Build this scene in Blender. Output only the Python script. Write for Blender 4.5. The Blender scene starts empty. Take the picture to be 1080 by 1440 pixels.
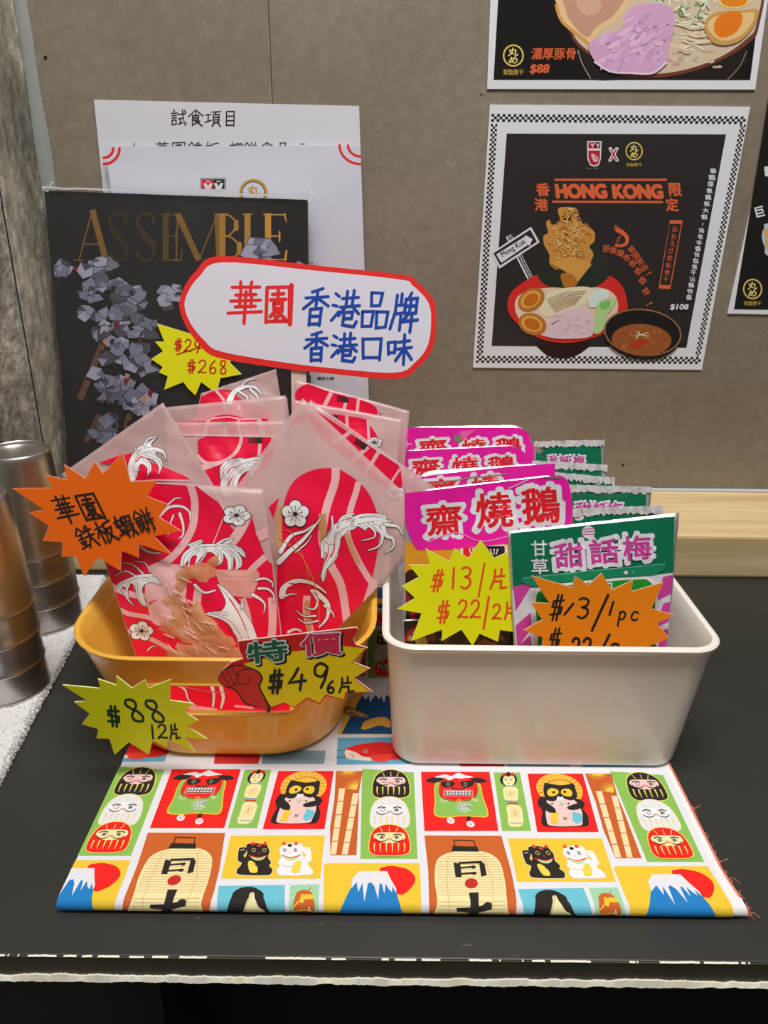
import bpy, bmesh, math, random
import numpy as np
from mathutils import Vector
from mathutils.geometry import tessellate_polygon
random.seed(7)
SC = bpy.context.scene
COL = SC.collection

# ------------------------------------------------------------------ camera, world, lamps, exposure
T = 0.75                                   # height of the counter top
FPX = 1060.0                               # focal length in pixels of the 1080 x 1440 frame
CAM = Vector((0, 0, T + 0.36))
_p, _r = math.radians(22.7), math.radians(-0.6)
_f = Vector((0, math.cos(_p), -math.sin(_p)))
_R0 = Vector((1, 0, 0)); _U0 = _R0.cross(_f)
RT = _R0 * math.cos(_r) - _U0 * math.sin(_r); UP = RT.cross(_f)
cd = bpy.data.cameras.new('camera'); cam = bpy.data.objects.new('camera', cd); COL.objects.link(cam)
from mathutils import Matrix
cam.matrix_world = Matrix(((RT.x, UP.x, -_f.x, CAM.x), (RT.y, UP.y, -_f.y, CAM.y), (RT.z, UP.z, -_f.z, CAM.z), (0, 0, 0, 1)))
cd.sensor_fit = 'VERTICAL'; cd.sensor_height = 36.0; cd.lens = 36.0 * FPX / 1440.0
cd.clip_start = 0.02; cd.clip_end = 50
SC.camera = cam
w = bpy.data.worlds.new('world'); SC.world = w; w.use_nodes = True
w.node_tree.nodes['Background'].inputs[0].default_value = (1.0, 0.93, 0.85, 1)
w.node_tree.nodes['Background'].inputs[1].default_value = 0.145

def area(name, loc, target, sx, sy, power, col):
    l = bpy.data.lights.new(name, 'AREA'); l.shape = 'RECTANGLE'; l.size = sx; l.size_y = sy; l.energy = power; l.color = col
    o = bpy.data.objects.new(name, l); COL.objects.link(o); o.location = loc
    o.rotation_euler = (Vector(target) - Vector(loc)).to_track_quat('-Z', 'Y').to_euler(); return o
area('ceiling_panel_lamp', (0.15, 0.10, 2.5), (0.1, 0.45, 0.8), 0.9, 0.40, 36, (1.0, 0.98, 0.965))
area('front_fill_light', (-0.5, -0.7, 2.5), (0.0, 0.6, 0.9), 1.2, 0.5, 1.6, (0.95, 0.97, 1.0))  # added fill from behind the camera, no such fixture in view
SC.view_settings.view_transform = 'Standard'; SC.view_settings.look = 'None'
SC.view_settings.gamma = 1; SC.view_settings.use_curve_mapping = False
SC.view_settings.exposure = -0.42

# ------------------------------------------------------------------ helpers: colour, materials
def lin(c): c = c / 255.0; return c / 12.92 if c <= 0.04045 else ((c + 0.055) / 1.055) ** 2.4
def S(r, g, b, k=0.80): return (min(lin(r) / k, .93), min(lin(g) / k, .93), min(lin(b) / k, .93), 1.0)
WH = (.87, .875, .93, 1); BK = (0.012, 0.011, 0.011, 1)

def newmat(name):
    m = bpy.data.materials.new(name); m.use_nodes = True
    nt = m.node_tree; return m, nt, nt.nodes['Principled BSDF']
def setin(b, **k):
    for n, v in k.items():
        n = n.replace('_', ' ')
        if n in b.inputs: b.inputs[n].default_value = v
def bump(nt, b, scale, strength, dist=0.001, detail=4, kind='noise'):
    tc = nt.nodes.new('ShaderNodeTexCoord'); t = nt.nodes.new('ShaderNodeTexNoise'); t.inputs['Scale'].default_value = scale
    t.inputs['Detail'].default_value = detail
    bp = nt.nodes.new('ShaderNodeBump'); bp.inputs['Strength'].default_value = strength; bp.inputs['Distance'].default_value = dist
    nt.links.new(tc.outputs['Object'], t.inputs['Vector']); nt.links.new(t.outputs[0], bp.inputs['Height']); nt.links.new(bp.outputs[0], b.inputs['Normal'])
def plain(name, col, rough=0.5, metal=0.0, bs=None, **k):
    m, nt, b = newmat(name); b.inputs['Base Color'].default_value = col; b.inputs['Roughness'].default_value = rough; b.inputs['Metallic'].default_value = metal
    setin(b, **k)
    if bs: bump(nt, b, *bs)
    return m
def printed(name, rough=0.45, bs=None, **k):
    m, nt, b = newmat(name); a = nt.nodes.new('ShaderNodeVertexColor'); a.layer_name = 'Col'
    nt.links.new(a.outputs[0], b.inputs['Base Color']); b.inputs['Roughness'].default_value = rough; setin(b, **k)
    if bs: bump(nt, b, *bs)
    return m
def mottled(name, stops, scale, rough, bstr, bdist, detail=8, scale2=None, stretch=(1, 1, 1), bscale=None):
    """noise-driven ramp of colours with fine relief"""
    m, nt, b = newmat(name); tc = nt.nodes.new('ShaderNodeTexCoord'); mp = nt.nodes.new('ShaderNodeMapping'); mp.inputs['Scale'].default_value = stretch
    n = nt.nodes.new('ShaderNodeTexNoise'); n.inputs['Scale'].default_value = scale; n.inputs['Detail'].default_value = detail; n.inputs['Roughness'].default_value = 0.62
    r = nt.nodes.new('ShaderNodeValToRGB'); el = r.color_ramp.elements
    el[0].position, el[0].color = stops[0]; el[1].position, el[1].color = stops[-1]
    for p, c in stops[1:-1]: e = el.new(p); e.color = c
    nt.links.new(tc.outputs['Object'], mp.inputs[0]); nt.links.new(mp.outputs[0], n.inputs['Vector'])
    src = n.outputs[0]
    if scale2:
        n2 = nt.nodes.new('ShaderNodeTexNoise'); n2.inputs['Scale'].default_value = scale2; n2.inputs['Detail'].default_value = 3
        mx = nt.nodes.new('ShaderNodeMath'); mx.operation = 'MULTIPLY_ADD'; mx.inputs[1].default_value = 0.55
        nt.links.new(mp.outputs[0], n2.inputs['Vector']); ml = nt.nodes.new('ShaderNodeMath'); ml.operation = 'MULTIPLY'; ml.inputs[1].default_value = 0.45
        nt.links.new(n.outputs[0], mx.inputs[0]); nt.links.new(n2.outputs[0], ml.inputs[0]); nt.links.new(ml.outputs[0], mx.inputs[2]); src = mx.outputs[0]
    nt.links.new(src, r.inputs[0]); nt.links.new(r.outputs[0], b.inputs['Base Color']); b.inputs['Roughness'].default_value = rough
    bp = nt.nodes.new('ShaderNodeBump'); bp.inputs['Strength'].default_value = bstr; bp.inputs['Distance'].default_value = bdist
    bn = nt.nodes.new('ShaderNodeTexNoise'); bn.inputs['Scale'].default_value = bscale or scale; bn.inputs['Detail'].default_value = 6
    nt.links.new(mp.outputs[0], bn.inputs['Vector']); nt.links.new(bn.outputs[0], bp.inputs['Height']); nt.links.new(bp.outputs[0], b.inputs['Normal'])
    return m

# ------------------------------------------------------------------ helpers: objects
def root_of(o):
    while o.parent: o = o.parent
    return o
def mesh(name, verts, faces, mat, parent=None, base=None, cols=None, smooth=False, kind=None):
    """links one mesh object; verts are world coordinates, the origin is the thing's base"""
    off = root_of(parent).location.copy() if parent else Vector(base or (0, 0, 0))
    me = bpy.data.meshes.new(name); me.from_pydata([tuple(Vector(v) - off) for v in verts], [], faces)
    if cols is not None:
        ca = me.color_attributes.new('Col', 'FLOAT_COLOR', 'CORNER'); a = []
        for p, c in zip(me.polygons, cols): a.extend(list(c) * p.loop_total)
        ca.data.foreach_set('color', a)
    if smooth: me.polygons.foreach_set('use_smooth', [True] * len(me.polygons))
    me.materials.append(mat); me.update()
    o = bpy.data.objects.new(name, me); COL.objects.link(o)
    if parent: o.parent = parent
    else: o.location = off
    if kind: o['kind'] = kind
    return o
def tag(o, label, cat, group=None):
    o['label'] = label; o['category'] = cat
    if group: o['group'] = group
    return o
def thing(name, label, cat, loc, group=None):
    o = bpy.data.objects.new(name, None); o.empty_display_size = 0.02; COL.objects.link(o); o.location = loc
    return tag(o, label, cat, group)
def recalc(o):
    bm = bmesh.new(); bm.from_mesh(o.data); bmesh.ops.recalc_face_normals(bm, faces=bm.faces); bm.to_mesh(o.data); bm.free()
def bevel(o, w=0.001, n=2):
    bm = bmesh.new(); bm.from_mesh(o.data); bmesh.ops.recalc_face_normals(bm, faces=bm.faces)
    es = [e for e in bm.edges if len(e.link_faces) == 2 and e.calc_face_angle(0) > 0.5]
    bmesh.ops.bevel(bm, geom=es, offset=w, segments=n, affect='EDGES', profile=0.6); bm.to_mesh(o.data); bm.free()
def box(name, a, b, mat, parent=None, base=None, bev=0.0, kind=None):
    x0, y0, z0 = a; x1, y1, z1 = b
    v = [(x0, y0, z0), (x1, y0, z0), (x1, y1, z0), (x0, y1, z0), (x0, y0, z1), (x1, y0, z1), (x1, y1, z1), (x0, y1, z1)]
    f = [(0, 3, 2, 1), (4, 5, 6, 7), (0, 1, 5, 4), (1, 2, 6, 5), (2, 3, 7, 6), (3, 0, 4, 7)]
    o = mesh(name, v, f, mat, parent, base if parent is None else None, kind=kind)
    if bev: bevel(o, bev)
    return o

# ------------------------------------------------------------------ helpers: measured planes and flat print
class Plane:
    """a plane in the room: lean 0 = upright facing the viewer, positive = top tipped back, 90 = lying flat"""
    def __init__(s, y0, lean=0, z0=T, yaw=0, x0=0.0):
        a, w_ = math.radians(lean), math.radians(yaw)
        s.o = Vector((x0, y0, z0)); s.ex = Vector((math.cos(w_), math.sin(w_), 0))
        s.ey = Vector((-math.sin(w_) * math.sin(a), math.cos(w_) * math.sin(a), math.cos(a))); s.n = s.ex.cross(s.ey)
    def loc(s, x, y):                       # measured picture point -> metres on the plane
        d = RT * ((x - 540) / FPX) - UP * ((y - 720) / FPX) + _f
        q = CAM + d * ((s.o - CAM).dot(s.n) / d.dot(s.n)) - s.o
        return (q.dot(s.ex), q.dot(s.ey))
    def P(s, u, v, h=0.0): return s.o + s.ex * u + s.ey * v + s.n * h

STEP = 4e-5
_gl = {}
_tc = bpy.data.curves.new('glyphs', 'FONT'); _to = bpy.data.objects.new('glyphs', _tc)
def glyph(s, off=0.0):
    k = (s, off)
    if k not in _gl:
        if _to.name not in COL.objects: COL.objects.link(_to)
        _tc.body = s; _tc.offset = off; _tc.resolution_u = 3; bpy.context.view_layer.update()
        me = bpy.data.meshes.new_from_object(_to.evaluated_get(bpy.context.evaluated_depsgraph_get()))
        _gl[k] = ([(v.co.x, v.co.y) for v in me.vertices], [tuple(p.vertices) for p in me.polygons]); bpy.data.meshes.remove(me)
    return _gl[k]
def crom(p, closed, n=6):
    out = []; m = len(p); rng = range(m) if closed else range(m - 1)
    for i in rng:
        g = (lambda j: p[j % m]) if closed else (lambda j: p[max(0, min(m - 1, j))])
        a, b, c, d = g(i - 1), g(i), g(i + 1), g(i + 2)
        for k in range(n):
            t = k / n
            out.append(tuple(0.5 * (2 * b[q] + (c[q] - a[q]) * t + (2 * a[q] - 5 * b[q] + 4 * c[q] - d[q]) * t * t + (3 * b[q] - a[q] - 3 * c[q] + d[q]) * t ** 3) for q in (0, 1)))
    if not closed: out.append(p[-1])
    return out

class Art:
    """flat print: coloured shapes laid on a plane in thin layers"""
    def __init__(s, plane, crop=(0, 0, 1.0), d=(0, 0)):
        s.pl = plane; s.cr = crop; s.d = d; s.pr = []
    def at(s, crop, d=(0, 0)): s.cr = crop; s.d = d; return s
    def t(s, p):
        u, v = s.pl.loc(s.cr[0] + p[0] / s.cr[2], s.cr[1] + p[1] / s.cr[2]); return (u + s.d[0], v + s.d[1])
    def add(s, pts, faces, col, lv=None):
        if not pts or not faces: return
        q = [s.t(p) for p in pts]; xs = [a[0] for a in q]; ys = [a[1] for a in q]; bb = (min(xs), min(ys), max(xs), max(ys))
        if lv is None:
            lv = 0
            for r in s.pr:
                c = r[4]
                if r[3] >= lv - .99 and c[0] < bb[2] and c[2] > bb[0] and c[1] < bb[3] and c[3] > bb[1]: lv = max(lv, math.floor(r[3] + .999) + 1)
        s.pr.append((q, faces, col, lv, bb)); return lv
    def poly(s, pts, col, holes=(), lv=None):
        loops = [[Vector((a[0], a[1], 0)) for a in pts]] + [[Vector((a[0], a[1], 0)) for a in h] for h in holes]
        fl = [(v.x, v.y) for l in loops for v in l]
        return s.add(fl, [tuple(t) for t in tessellate_polygon(loops)], col, lv)
    def blob(s, pts, col, n=5, lv=None): return s.poly(crom(pts, True, n), col, lv=lv)
    def rect(s, x0, y0, x1, y1, col): return s.poly([(x0, y0), (x1, y0), (x1, y1), (x0, y1)], col)
    def ell(s, cx, cy, rx, ry, col, rot=0, n=26, lv=None):
        a = math.radians(rot); c, k = math.cos(a), math.sin(a)
        return s.poly([(cx + rx * math.cos(t) * c - ry * math.sin(t) * k, cy + rx * math.cos(t) * k + ry * math.sin(t) * c) for t in [i * 2 * math.pi / n for i in range(n)]], col, lv=lv)
    def ring(s, cx, cy, rx, ry, w_, col, n=32):
        f = lambda a, b: [(cx + a * math.cos(i * 2 * math.pi / n), cy + b * math.sin(i * 2 * math.pi / n)) for i in range(n)]
        return s.poly(f(rx, ry), col, holes=[f(rx - w_, ry - w_)])
    def stroke(s, pts, w_, col, sm=False, w1=None, lv=None, cap=True):
        if sm and len(pts) > 2: pts = crom(pts, False, 5)
        if len(pts) < 2: return
        w1 = w_ if w1 is None else w1; n = len(pts); L, Rr = [], []
        for i, p in enumerate(pts):
            a = pts[max(0, i - 1)]; b = pts[min(n - 1, i + 1)]; dx, dy = b[0] - a[0], b[1] - a[1]; l = math.hypot(dx, dy) or 1
            k = 1.0
            if 0 < i < n - 1:
                d1 = (p[0] - a[0], p[1] - a[1]); d2 = (b[0] - p[0], b[1] - p[1]); m1 = math.hypot(*d1) or 1; m2 = math.hypot(*d2) or 1
                cs = (d1[0] * d2[0] + d1[1] * d2[1]) / m1 / m2; k = 1 / max(0.6, math.sqrt(max(0, (1 + cs) / 2)))
                dx, dy = d1[0] / m1 + d2[0] / m2, d1[1] / m1 + d2[1] / m2; l = math.hypot(dx, dy) or 1
            h = (w_ + (w1 - w_) * i / (n - 1)) / 2 * k; nx, ny = -dy / l * h, dx / l * h
            L.append((p[0] + nx, p[1] + ny)); Rr.append((p[0] - nx, p[1] - ny))
        v = L + Rr; f = [(i, i + 1, n + i + 1, n + i) for i in range(n - 1)]
        if cap:
            for (c, q, e) in ((pts[0], pts[1], 0), (pts[-1], pts[-2], n - 1)):
                ang = math.atan2(c[1] - q[1], c[0] - q[0]); h = (w_ if e == 0 else w1) / 2
                if h < 0.3: continue
                b0 = len(v); v += [(c[0] + h * math.cos(ang + t), c[1] + h * math.sin(ang + t)) for t in (-1.57, -0.8, 0, 0.8, 1.57)]
                f.append(tuple(range(b0, b0 + 5)))
        return s.add(v, f, col, lv)
    def text(s, st, cx, cy, w_, h_, col, rot=0, sh=0, bold=0.0, out=None, oc=None):
        """lettering whose box is w_ x h_ about (cx, cy)"""
        b, _ = glyph(st, 0.0); xs = [p[0] for p in b]; ys = [p[1] for p in b]
        if not xs: return
        mx, my = (min(xs) + max(xs)) / 2, (min(ys) + max(ys)) / 2; kx = w_ / (max(xs) - min(xs)); ky = h_ / (max(ys) - min(ys))
        a = math.radians(rot); c, k = math.cos(a), math.sin(a)
        def tf(p):
            x, y = (p[0] - mx) * kx, -(p[1] - my) * ky; x -= y * sh
            return (cx + x * c - y * k, cy + x * k + y * c)
        g = glyph(st, 0.0); kk = (kx * ky) ** .5
        def fat(r_, cc, n_):
            lv = None
            for q_ in range(n_):
                a_ = 2 * math.pi * q_ / n_; dx, dy = r_ * math.cos(a_) * kk, r_ * math.sin(a_) * kk
                l_ = s.add([(tf(p)[0] + dx, tf(p)[1] + dy) for p in g[0]], g[1], cc, lv if lv is None else lv + .08 * q_)
                lv = l_ if lv is None else lv
        if out: fat(out, oc, 12)
        if bold > .004:
            fat(bold * .8, col, 6)
            s.pr[-1] = s.pr[-1][:3] + (math.ceil(s.pr[-1][3]),) + s.pr[-1][4:]
        else: s.add([tf(p) for p in g[0]], g[1], col)
    def column(s, st, x0, y0, x1, y1, w_, h_, col, bold=0.01, **k):
        n = len(st)
        for i, ch in enumerate(st):
            t = i / max(1, n - 1); s.text(ch, x0 + (x1 - x0) * t, y0 + (y1 - y0) * t, w_, h_, col, bold=bold, **k)
    def hand(s, st, cx, cy, w_, h_, col, pen, rot=0, sh=0):
        """handwriting: marker strokes in a w_ x h_ box about (cx, cy)"""
        n = sum(ADV.get(ch, 1.0) for ch in st); a = math.radians(rot); c, k = math.cos(a), math.sin(a); x = 0.0
        for ch in st:
            ad = ADV.get(ch, 1.0)
            for sk in HW[ch]:
                q = []
                for (u, v) in sk:
                    X = ((x + (u / 10.0 * 0.92 + 0.04) * ad) / n - 0.5) * w_; Y = (v / 10.0 - 0.5) * h_; X -= Y * sh
                    q.append((cx + X * c - Y * k, cy + X * k + Y * c))
                s.stroke(q, pen, col, sm=ch in ROUND)
            x += ad
    def build_cut(s, name, mat, parent, f, lines, base=0.0003, kind=None, step=5e-5, quad=None):
        """print laid on a faceted surface: shapes are cut along the facet edges, so the thin layers never cross"""
        V, F, C = [], [], []
        for q, fs, col, lv, bb in s.pr:
            o = len(V); V += [(u, v, lv) for u, v in q]
            for g in fs: F.append(tuple(o + i for i in g)); C.append(col)
        bm = bmesh.new(); vs = [bm.verts.new(v) for v in V]; cl = bm.loops.layers.float_color.new('Col')
        for g, c in zip(F, C):
            try: fc = bm.faces.new([vs[i] for i in g])
            except ValueError: continue
            for l in fc.loops: l[cl] = c
        bm.normal_update(); fl = [x for x in bm.faces if x.normal.z < 0]
        if fl: bmesh.ops.reverse_faces(bm, faces=fl)
        for co, no in lines:
            bmesh.ops.bisect_plane(bm, geom=list(bm.verts) + list(bm.edges) + list(bm.faces), plane_co=co, plane_no=no, dist=1e-7)
        if quad:                            # trim at the edge of the pouch
            n_ = len(quad); A_ = sum(quad[i][0] * quad[(i + 1) % n_][1] - quad[(i + 1) % n_][0] * quad[i][1] for i in range(n_)); sg = 1 if A_ > 0 else -1
            for i in range(n_):
                a, b = quad[i], quad[(i + 1) % n_]; no = Vector(((b[1] - a[1]) * sg, -(b[0] - a[0]) * sg, 0)).normalized()
                bmesh.ops.bisect_plane(bm, geom=list(bm.verts) + list(bm.edges) + list(bm.faces), plane_co=Vector((a[0], a[1], 0)) - no * .0008, plane_no=no, dist=1e-7, clear_outer=True)
        off = root_of(parent).location
        for v in bm.verts: v.co = Vector(f(v.co.x, v.co.y, base + v.co.z * step)) - off
        me = bpy.data.meshes.new(name); bm.to_mesh(me); bm.free(); me.materials.append(mat)
        me.polygons.foreach_set('use_smooth', [True] * len(me.polygons))
        ob = bpy.data.objects.new(name, me); COL.objects.link(ob); ob.parent = parent
        if kind: ob['kind'] = kind
        return ob
    def build(s, name, mat, parent, h=None, maxe=None, base=0.00012, kind=None, clip=None):
        V, F, C = [], [], []
        el = (lambda a, b: math.dist(a, b) / (maxe((a[0] + b[0]) / 2, (a[1] + b[1]) / 2) if callable(maxe) else maxe))
        for q, fs, col, lv, bb in s.pr:
            hh = base + lv * STEP; tris = []
            q = list(q)
            if maxe:
                mid = {}; st = []
                for f in fs:
                    for i in range(1, len(f) - 1): st.append((f[0], f[i], f[i + 1]))
                while st:
                    a, b, c = st.pop(); e = [(el(q[a], q[b]), a, b, c), (el(q[b], q[c]), b, c, a), (el(q[c], q[a]), c, a, b)]
                    l, i, j, k = max(e)
                    if l > 1:
                        key = (min(i, j), max(i, j))
                        if key not in mid: mid[key] = len(q); q.append(((q[i][0] + q[j][0]) / 2, (q[i][1] + q[j][1]) / 2))
                        m_ = mid[key]; st.append((i, m_, k)); st.append((m_, j, k))
                    else: tris.append((a, b, c))
                fs2 = tris
            else: fs2 = fs
            o = len(V)
            for (u, v) in q:
                V.append(h(u, v, hh) if h else s.pl.P(u, v, hh))
            for f in fs2: F.append(tuple(o + i for i in f)); C.append(col)
        ob = mesh(name, V, F, mat, parent, cols=C, kind=kind)
        # turn every face towards the viewer's side of the plane
        me = ob.data; n = s.pl.n; bm = bmesh.new(); bm.from_mesh(me)
        fl = [f for f in bm.faces if f.normal.dot(n) < 0]
        if fl: bmesh.ops.reverse_faces(bm, faces=fl)
        if clip:
            for (co, no) in clip:
                off = root_of(parent).location
                bmesh.ops.bisect_plane(bm, geom=list(bm.verts) + list(bm.edges) + list(bm.faces), plane_co=Vector(co) - off, plane_no=no, clear_outer=True)
        bm.to_mesh(me); bm.free(); return ob

def slab(name, plane, uv, th, mat, parent=None, base=None, h0=0.0, cols=None, bev=0):
    """a flat sheet with real thickness cut to the outline uv; its face lies at h0"""
    n = len(uv); A = sum(uv[i][0] * uv[(i + 1) % n][1] - uv[(i + 1) % n][0] * uv[i][1] for i in range(n))
    if A < 0: uv = uv[::-1]
    V = [plane.P(u, v, h0) for u, v in uv] + [plane.P(u, v, h0 - th) for u, v in uv]
    tr = [tuple(t) for t in tessellate_polygon([[Vector((u, v, 0)) for u, v in uv]])]
    F = tr + [tuple(n + i for i in reversed(t)) for t in tr] + [(i, n + i, n + (i + 1) % n, (i + 1) % n) for i in range(n)]
    o = mesh(name, V, F, mat, parent, base, cols=[cols] * len(F) if cols else None); recalc(o); return o

# homography of a quad (BL, BR, TR, TL) to the unit square and back
def homog(src, dst):
    A = []; B = []
    for (x, y), (X, Y) in zip(src, dst):
        A.append([x, y, 1, 0, 0, 0, -X * x, -X * y]); B.append(X); A.append([0, 0, 0, x, y, 1, -Y * x, -Y * y]); B.append(Y)
    h = np.linalg.solve(np.array(A), np.array(B)); h = [float(a) for a in h] + [1.0]
    def f(x, y):
        w_ = h[6] * x + h[7] * y + 1; return ((h[0] * x + h[1] * y + h[2]) / w_, (h[3] * x + h[4] * y + h[5]) / w_)
    return f
SQ = [(0, 0), (1, 0), (1, 1), (0, 1)]
class Pouch:
    """pillow-shaped bag or pack standing in a plane, with flat sealed edges"""
    def __init__(s, plane, quad, H, seal=0.05, wr=0.0, seed=0, back=0.8, corner=0.0):
        s.pl = plane; s.q = quad; s.H = H; s.seal = seal; s.wr = wr; s.sd = seed; s.bk = back; s.co = corner; s.nd = {}
        s.to = homog(quad, SQ); s.fr = homog(SQ, quad)
    def prof(s, a, b):
        e = s.seal; a = min(1, max(0, (a - e) / (1 - 2 * e))); b = min(1, max(0, (b - e) / (1 - 2 * e)))
        q = lambda t: (lambda k: k * k * (3 - 2 * k))(min(1, min(t, 1 - t) / .38))
        return q(a) * q(b)
    def hf(s, a, b):
        p = s.prof(a, b); k = s.sd
        return s.H * p + s.wr * ((math.sin(a * 17 + k + b * 6) + math.sin(b * 23 + k * 2 - a * 9) + math.sin((a + b) * 31 + k)) * (0.35 + 0.65 * p))
    G = .005
    def node(s, i, j):
        if (i, j) not in s.nd: a, b = s.to(i * s.G, j * s.G); s.nd[(i, j)] = s.hf(min(1.02, max(-.02, a)), min(1.02, max(-.02, b)))
        return s.nd[(i, j)]
    def F(s, u, v, hh):
        x, y = u / s.G, v / s.G; i, j = math.floor(x + 1e-6), math.floor(y + 1e-6); x -= i; y -= j; N = s.node
        if x + y <= 1: h = N(i, j) + x * (N(i + 1, j) - N(i, j)) + y * (N(i, j + 1) - N(i, j))
        else: h = N(i + 1, j + 1) + (1 - x) * (N(i, j + 1) - N(i + 1, j + 1)) + (1 - y) * (N(i + 1, j) - N(i + 1, j + 1))
        return s.pl.P(u, v, h + hh)
    def lines(s):
        xs = [p[0] for p in s.q]; ys = [p[1] for p in s.q]; G = s.G; L = []
        i0, i1, j0, j1 = [math.floor(t / G) for t in (min(xs), max(xs), min(ys), max(ys))]
        for i in range(i0, i1 + 2): L.append(((i * G, 0, 0), (1, 0, 0)))
        for j in range(j0, j1 + 2): L.append(((0, j * G, 0), (0, 1, 0)))
        for k in range(i0 + j0, i1 + j1 + 4): L.append(((k * G, 0, 0), (.70710678, .70710678, 0)))
        return L
    def body(s, name, mat, parent, nx=26, ny=26, smooth=True):
        V, Fc = [], []
        def ab(i, j):
            a, b = i / nx, j / ny
            if s.co:                        # rounded upper corners
                r = s.co; x, y = a, b
                for cx, sg in ((r, -1), (1 - r, 1)):
                    if (x - cx) * sg > 0 and y > 1 - r:
                        dx, dy = (x - cx) / r, (y - (1 - r)) / r; m_ = max(abs(dx), abs(dy)); l = math.hypot(dx, dy)
                        if l > 0: x, y = cx + dx * m_ / l * r, (1 - r) + dy * m_ / l * r
                a, b = x, y
            return a, b
        for side in (0, 1):
            for j in range(ny + 1):
                for i in range(nx + 1):
                    a, b = ab(i, j); u, v = s.fr(a, b)
                    h = s.hf(a, b) if side == 0 else (s.hf(a, b) - s.H * s.prof(a, b) * (1 + s.bk) - 0.0004)
                    V.append(s.pl.P(u, v, h))
        W = nx + 1; N = W * (ny + 1)
        for j in range(ny):
            for i in range(nx):
                k = j * W + i; Fc.append((k, k + 1, k + 1 + W, k + W)); Fc.append((N + k + W, N + k + 1 + W, N + k + 1, N + k))
        for i in range(nx): Fc.append((N + i, N + i + 1, i + 1, i)); k = ny * W + i; Fc.append((k, k + 1, N + k + 1, N + k))
        for j in range(ny): k = j * W; Fc.append((k, k + W, N + k + W, N + k)); k += nx; Fc.append((N + k, N + k + W, k + W, k))
        return mesh(name, V, Fc, mat, parent, smooth=smooth)

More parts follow.
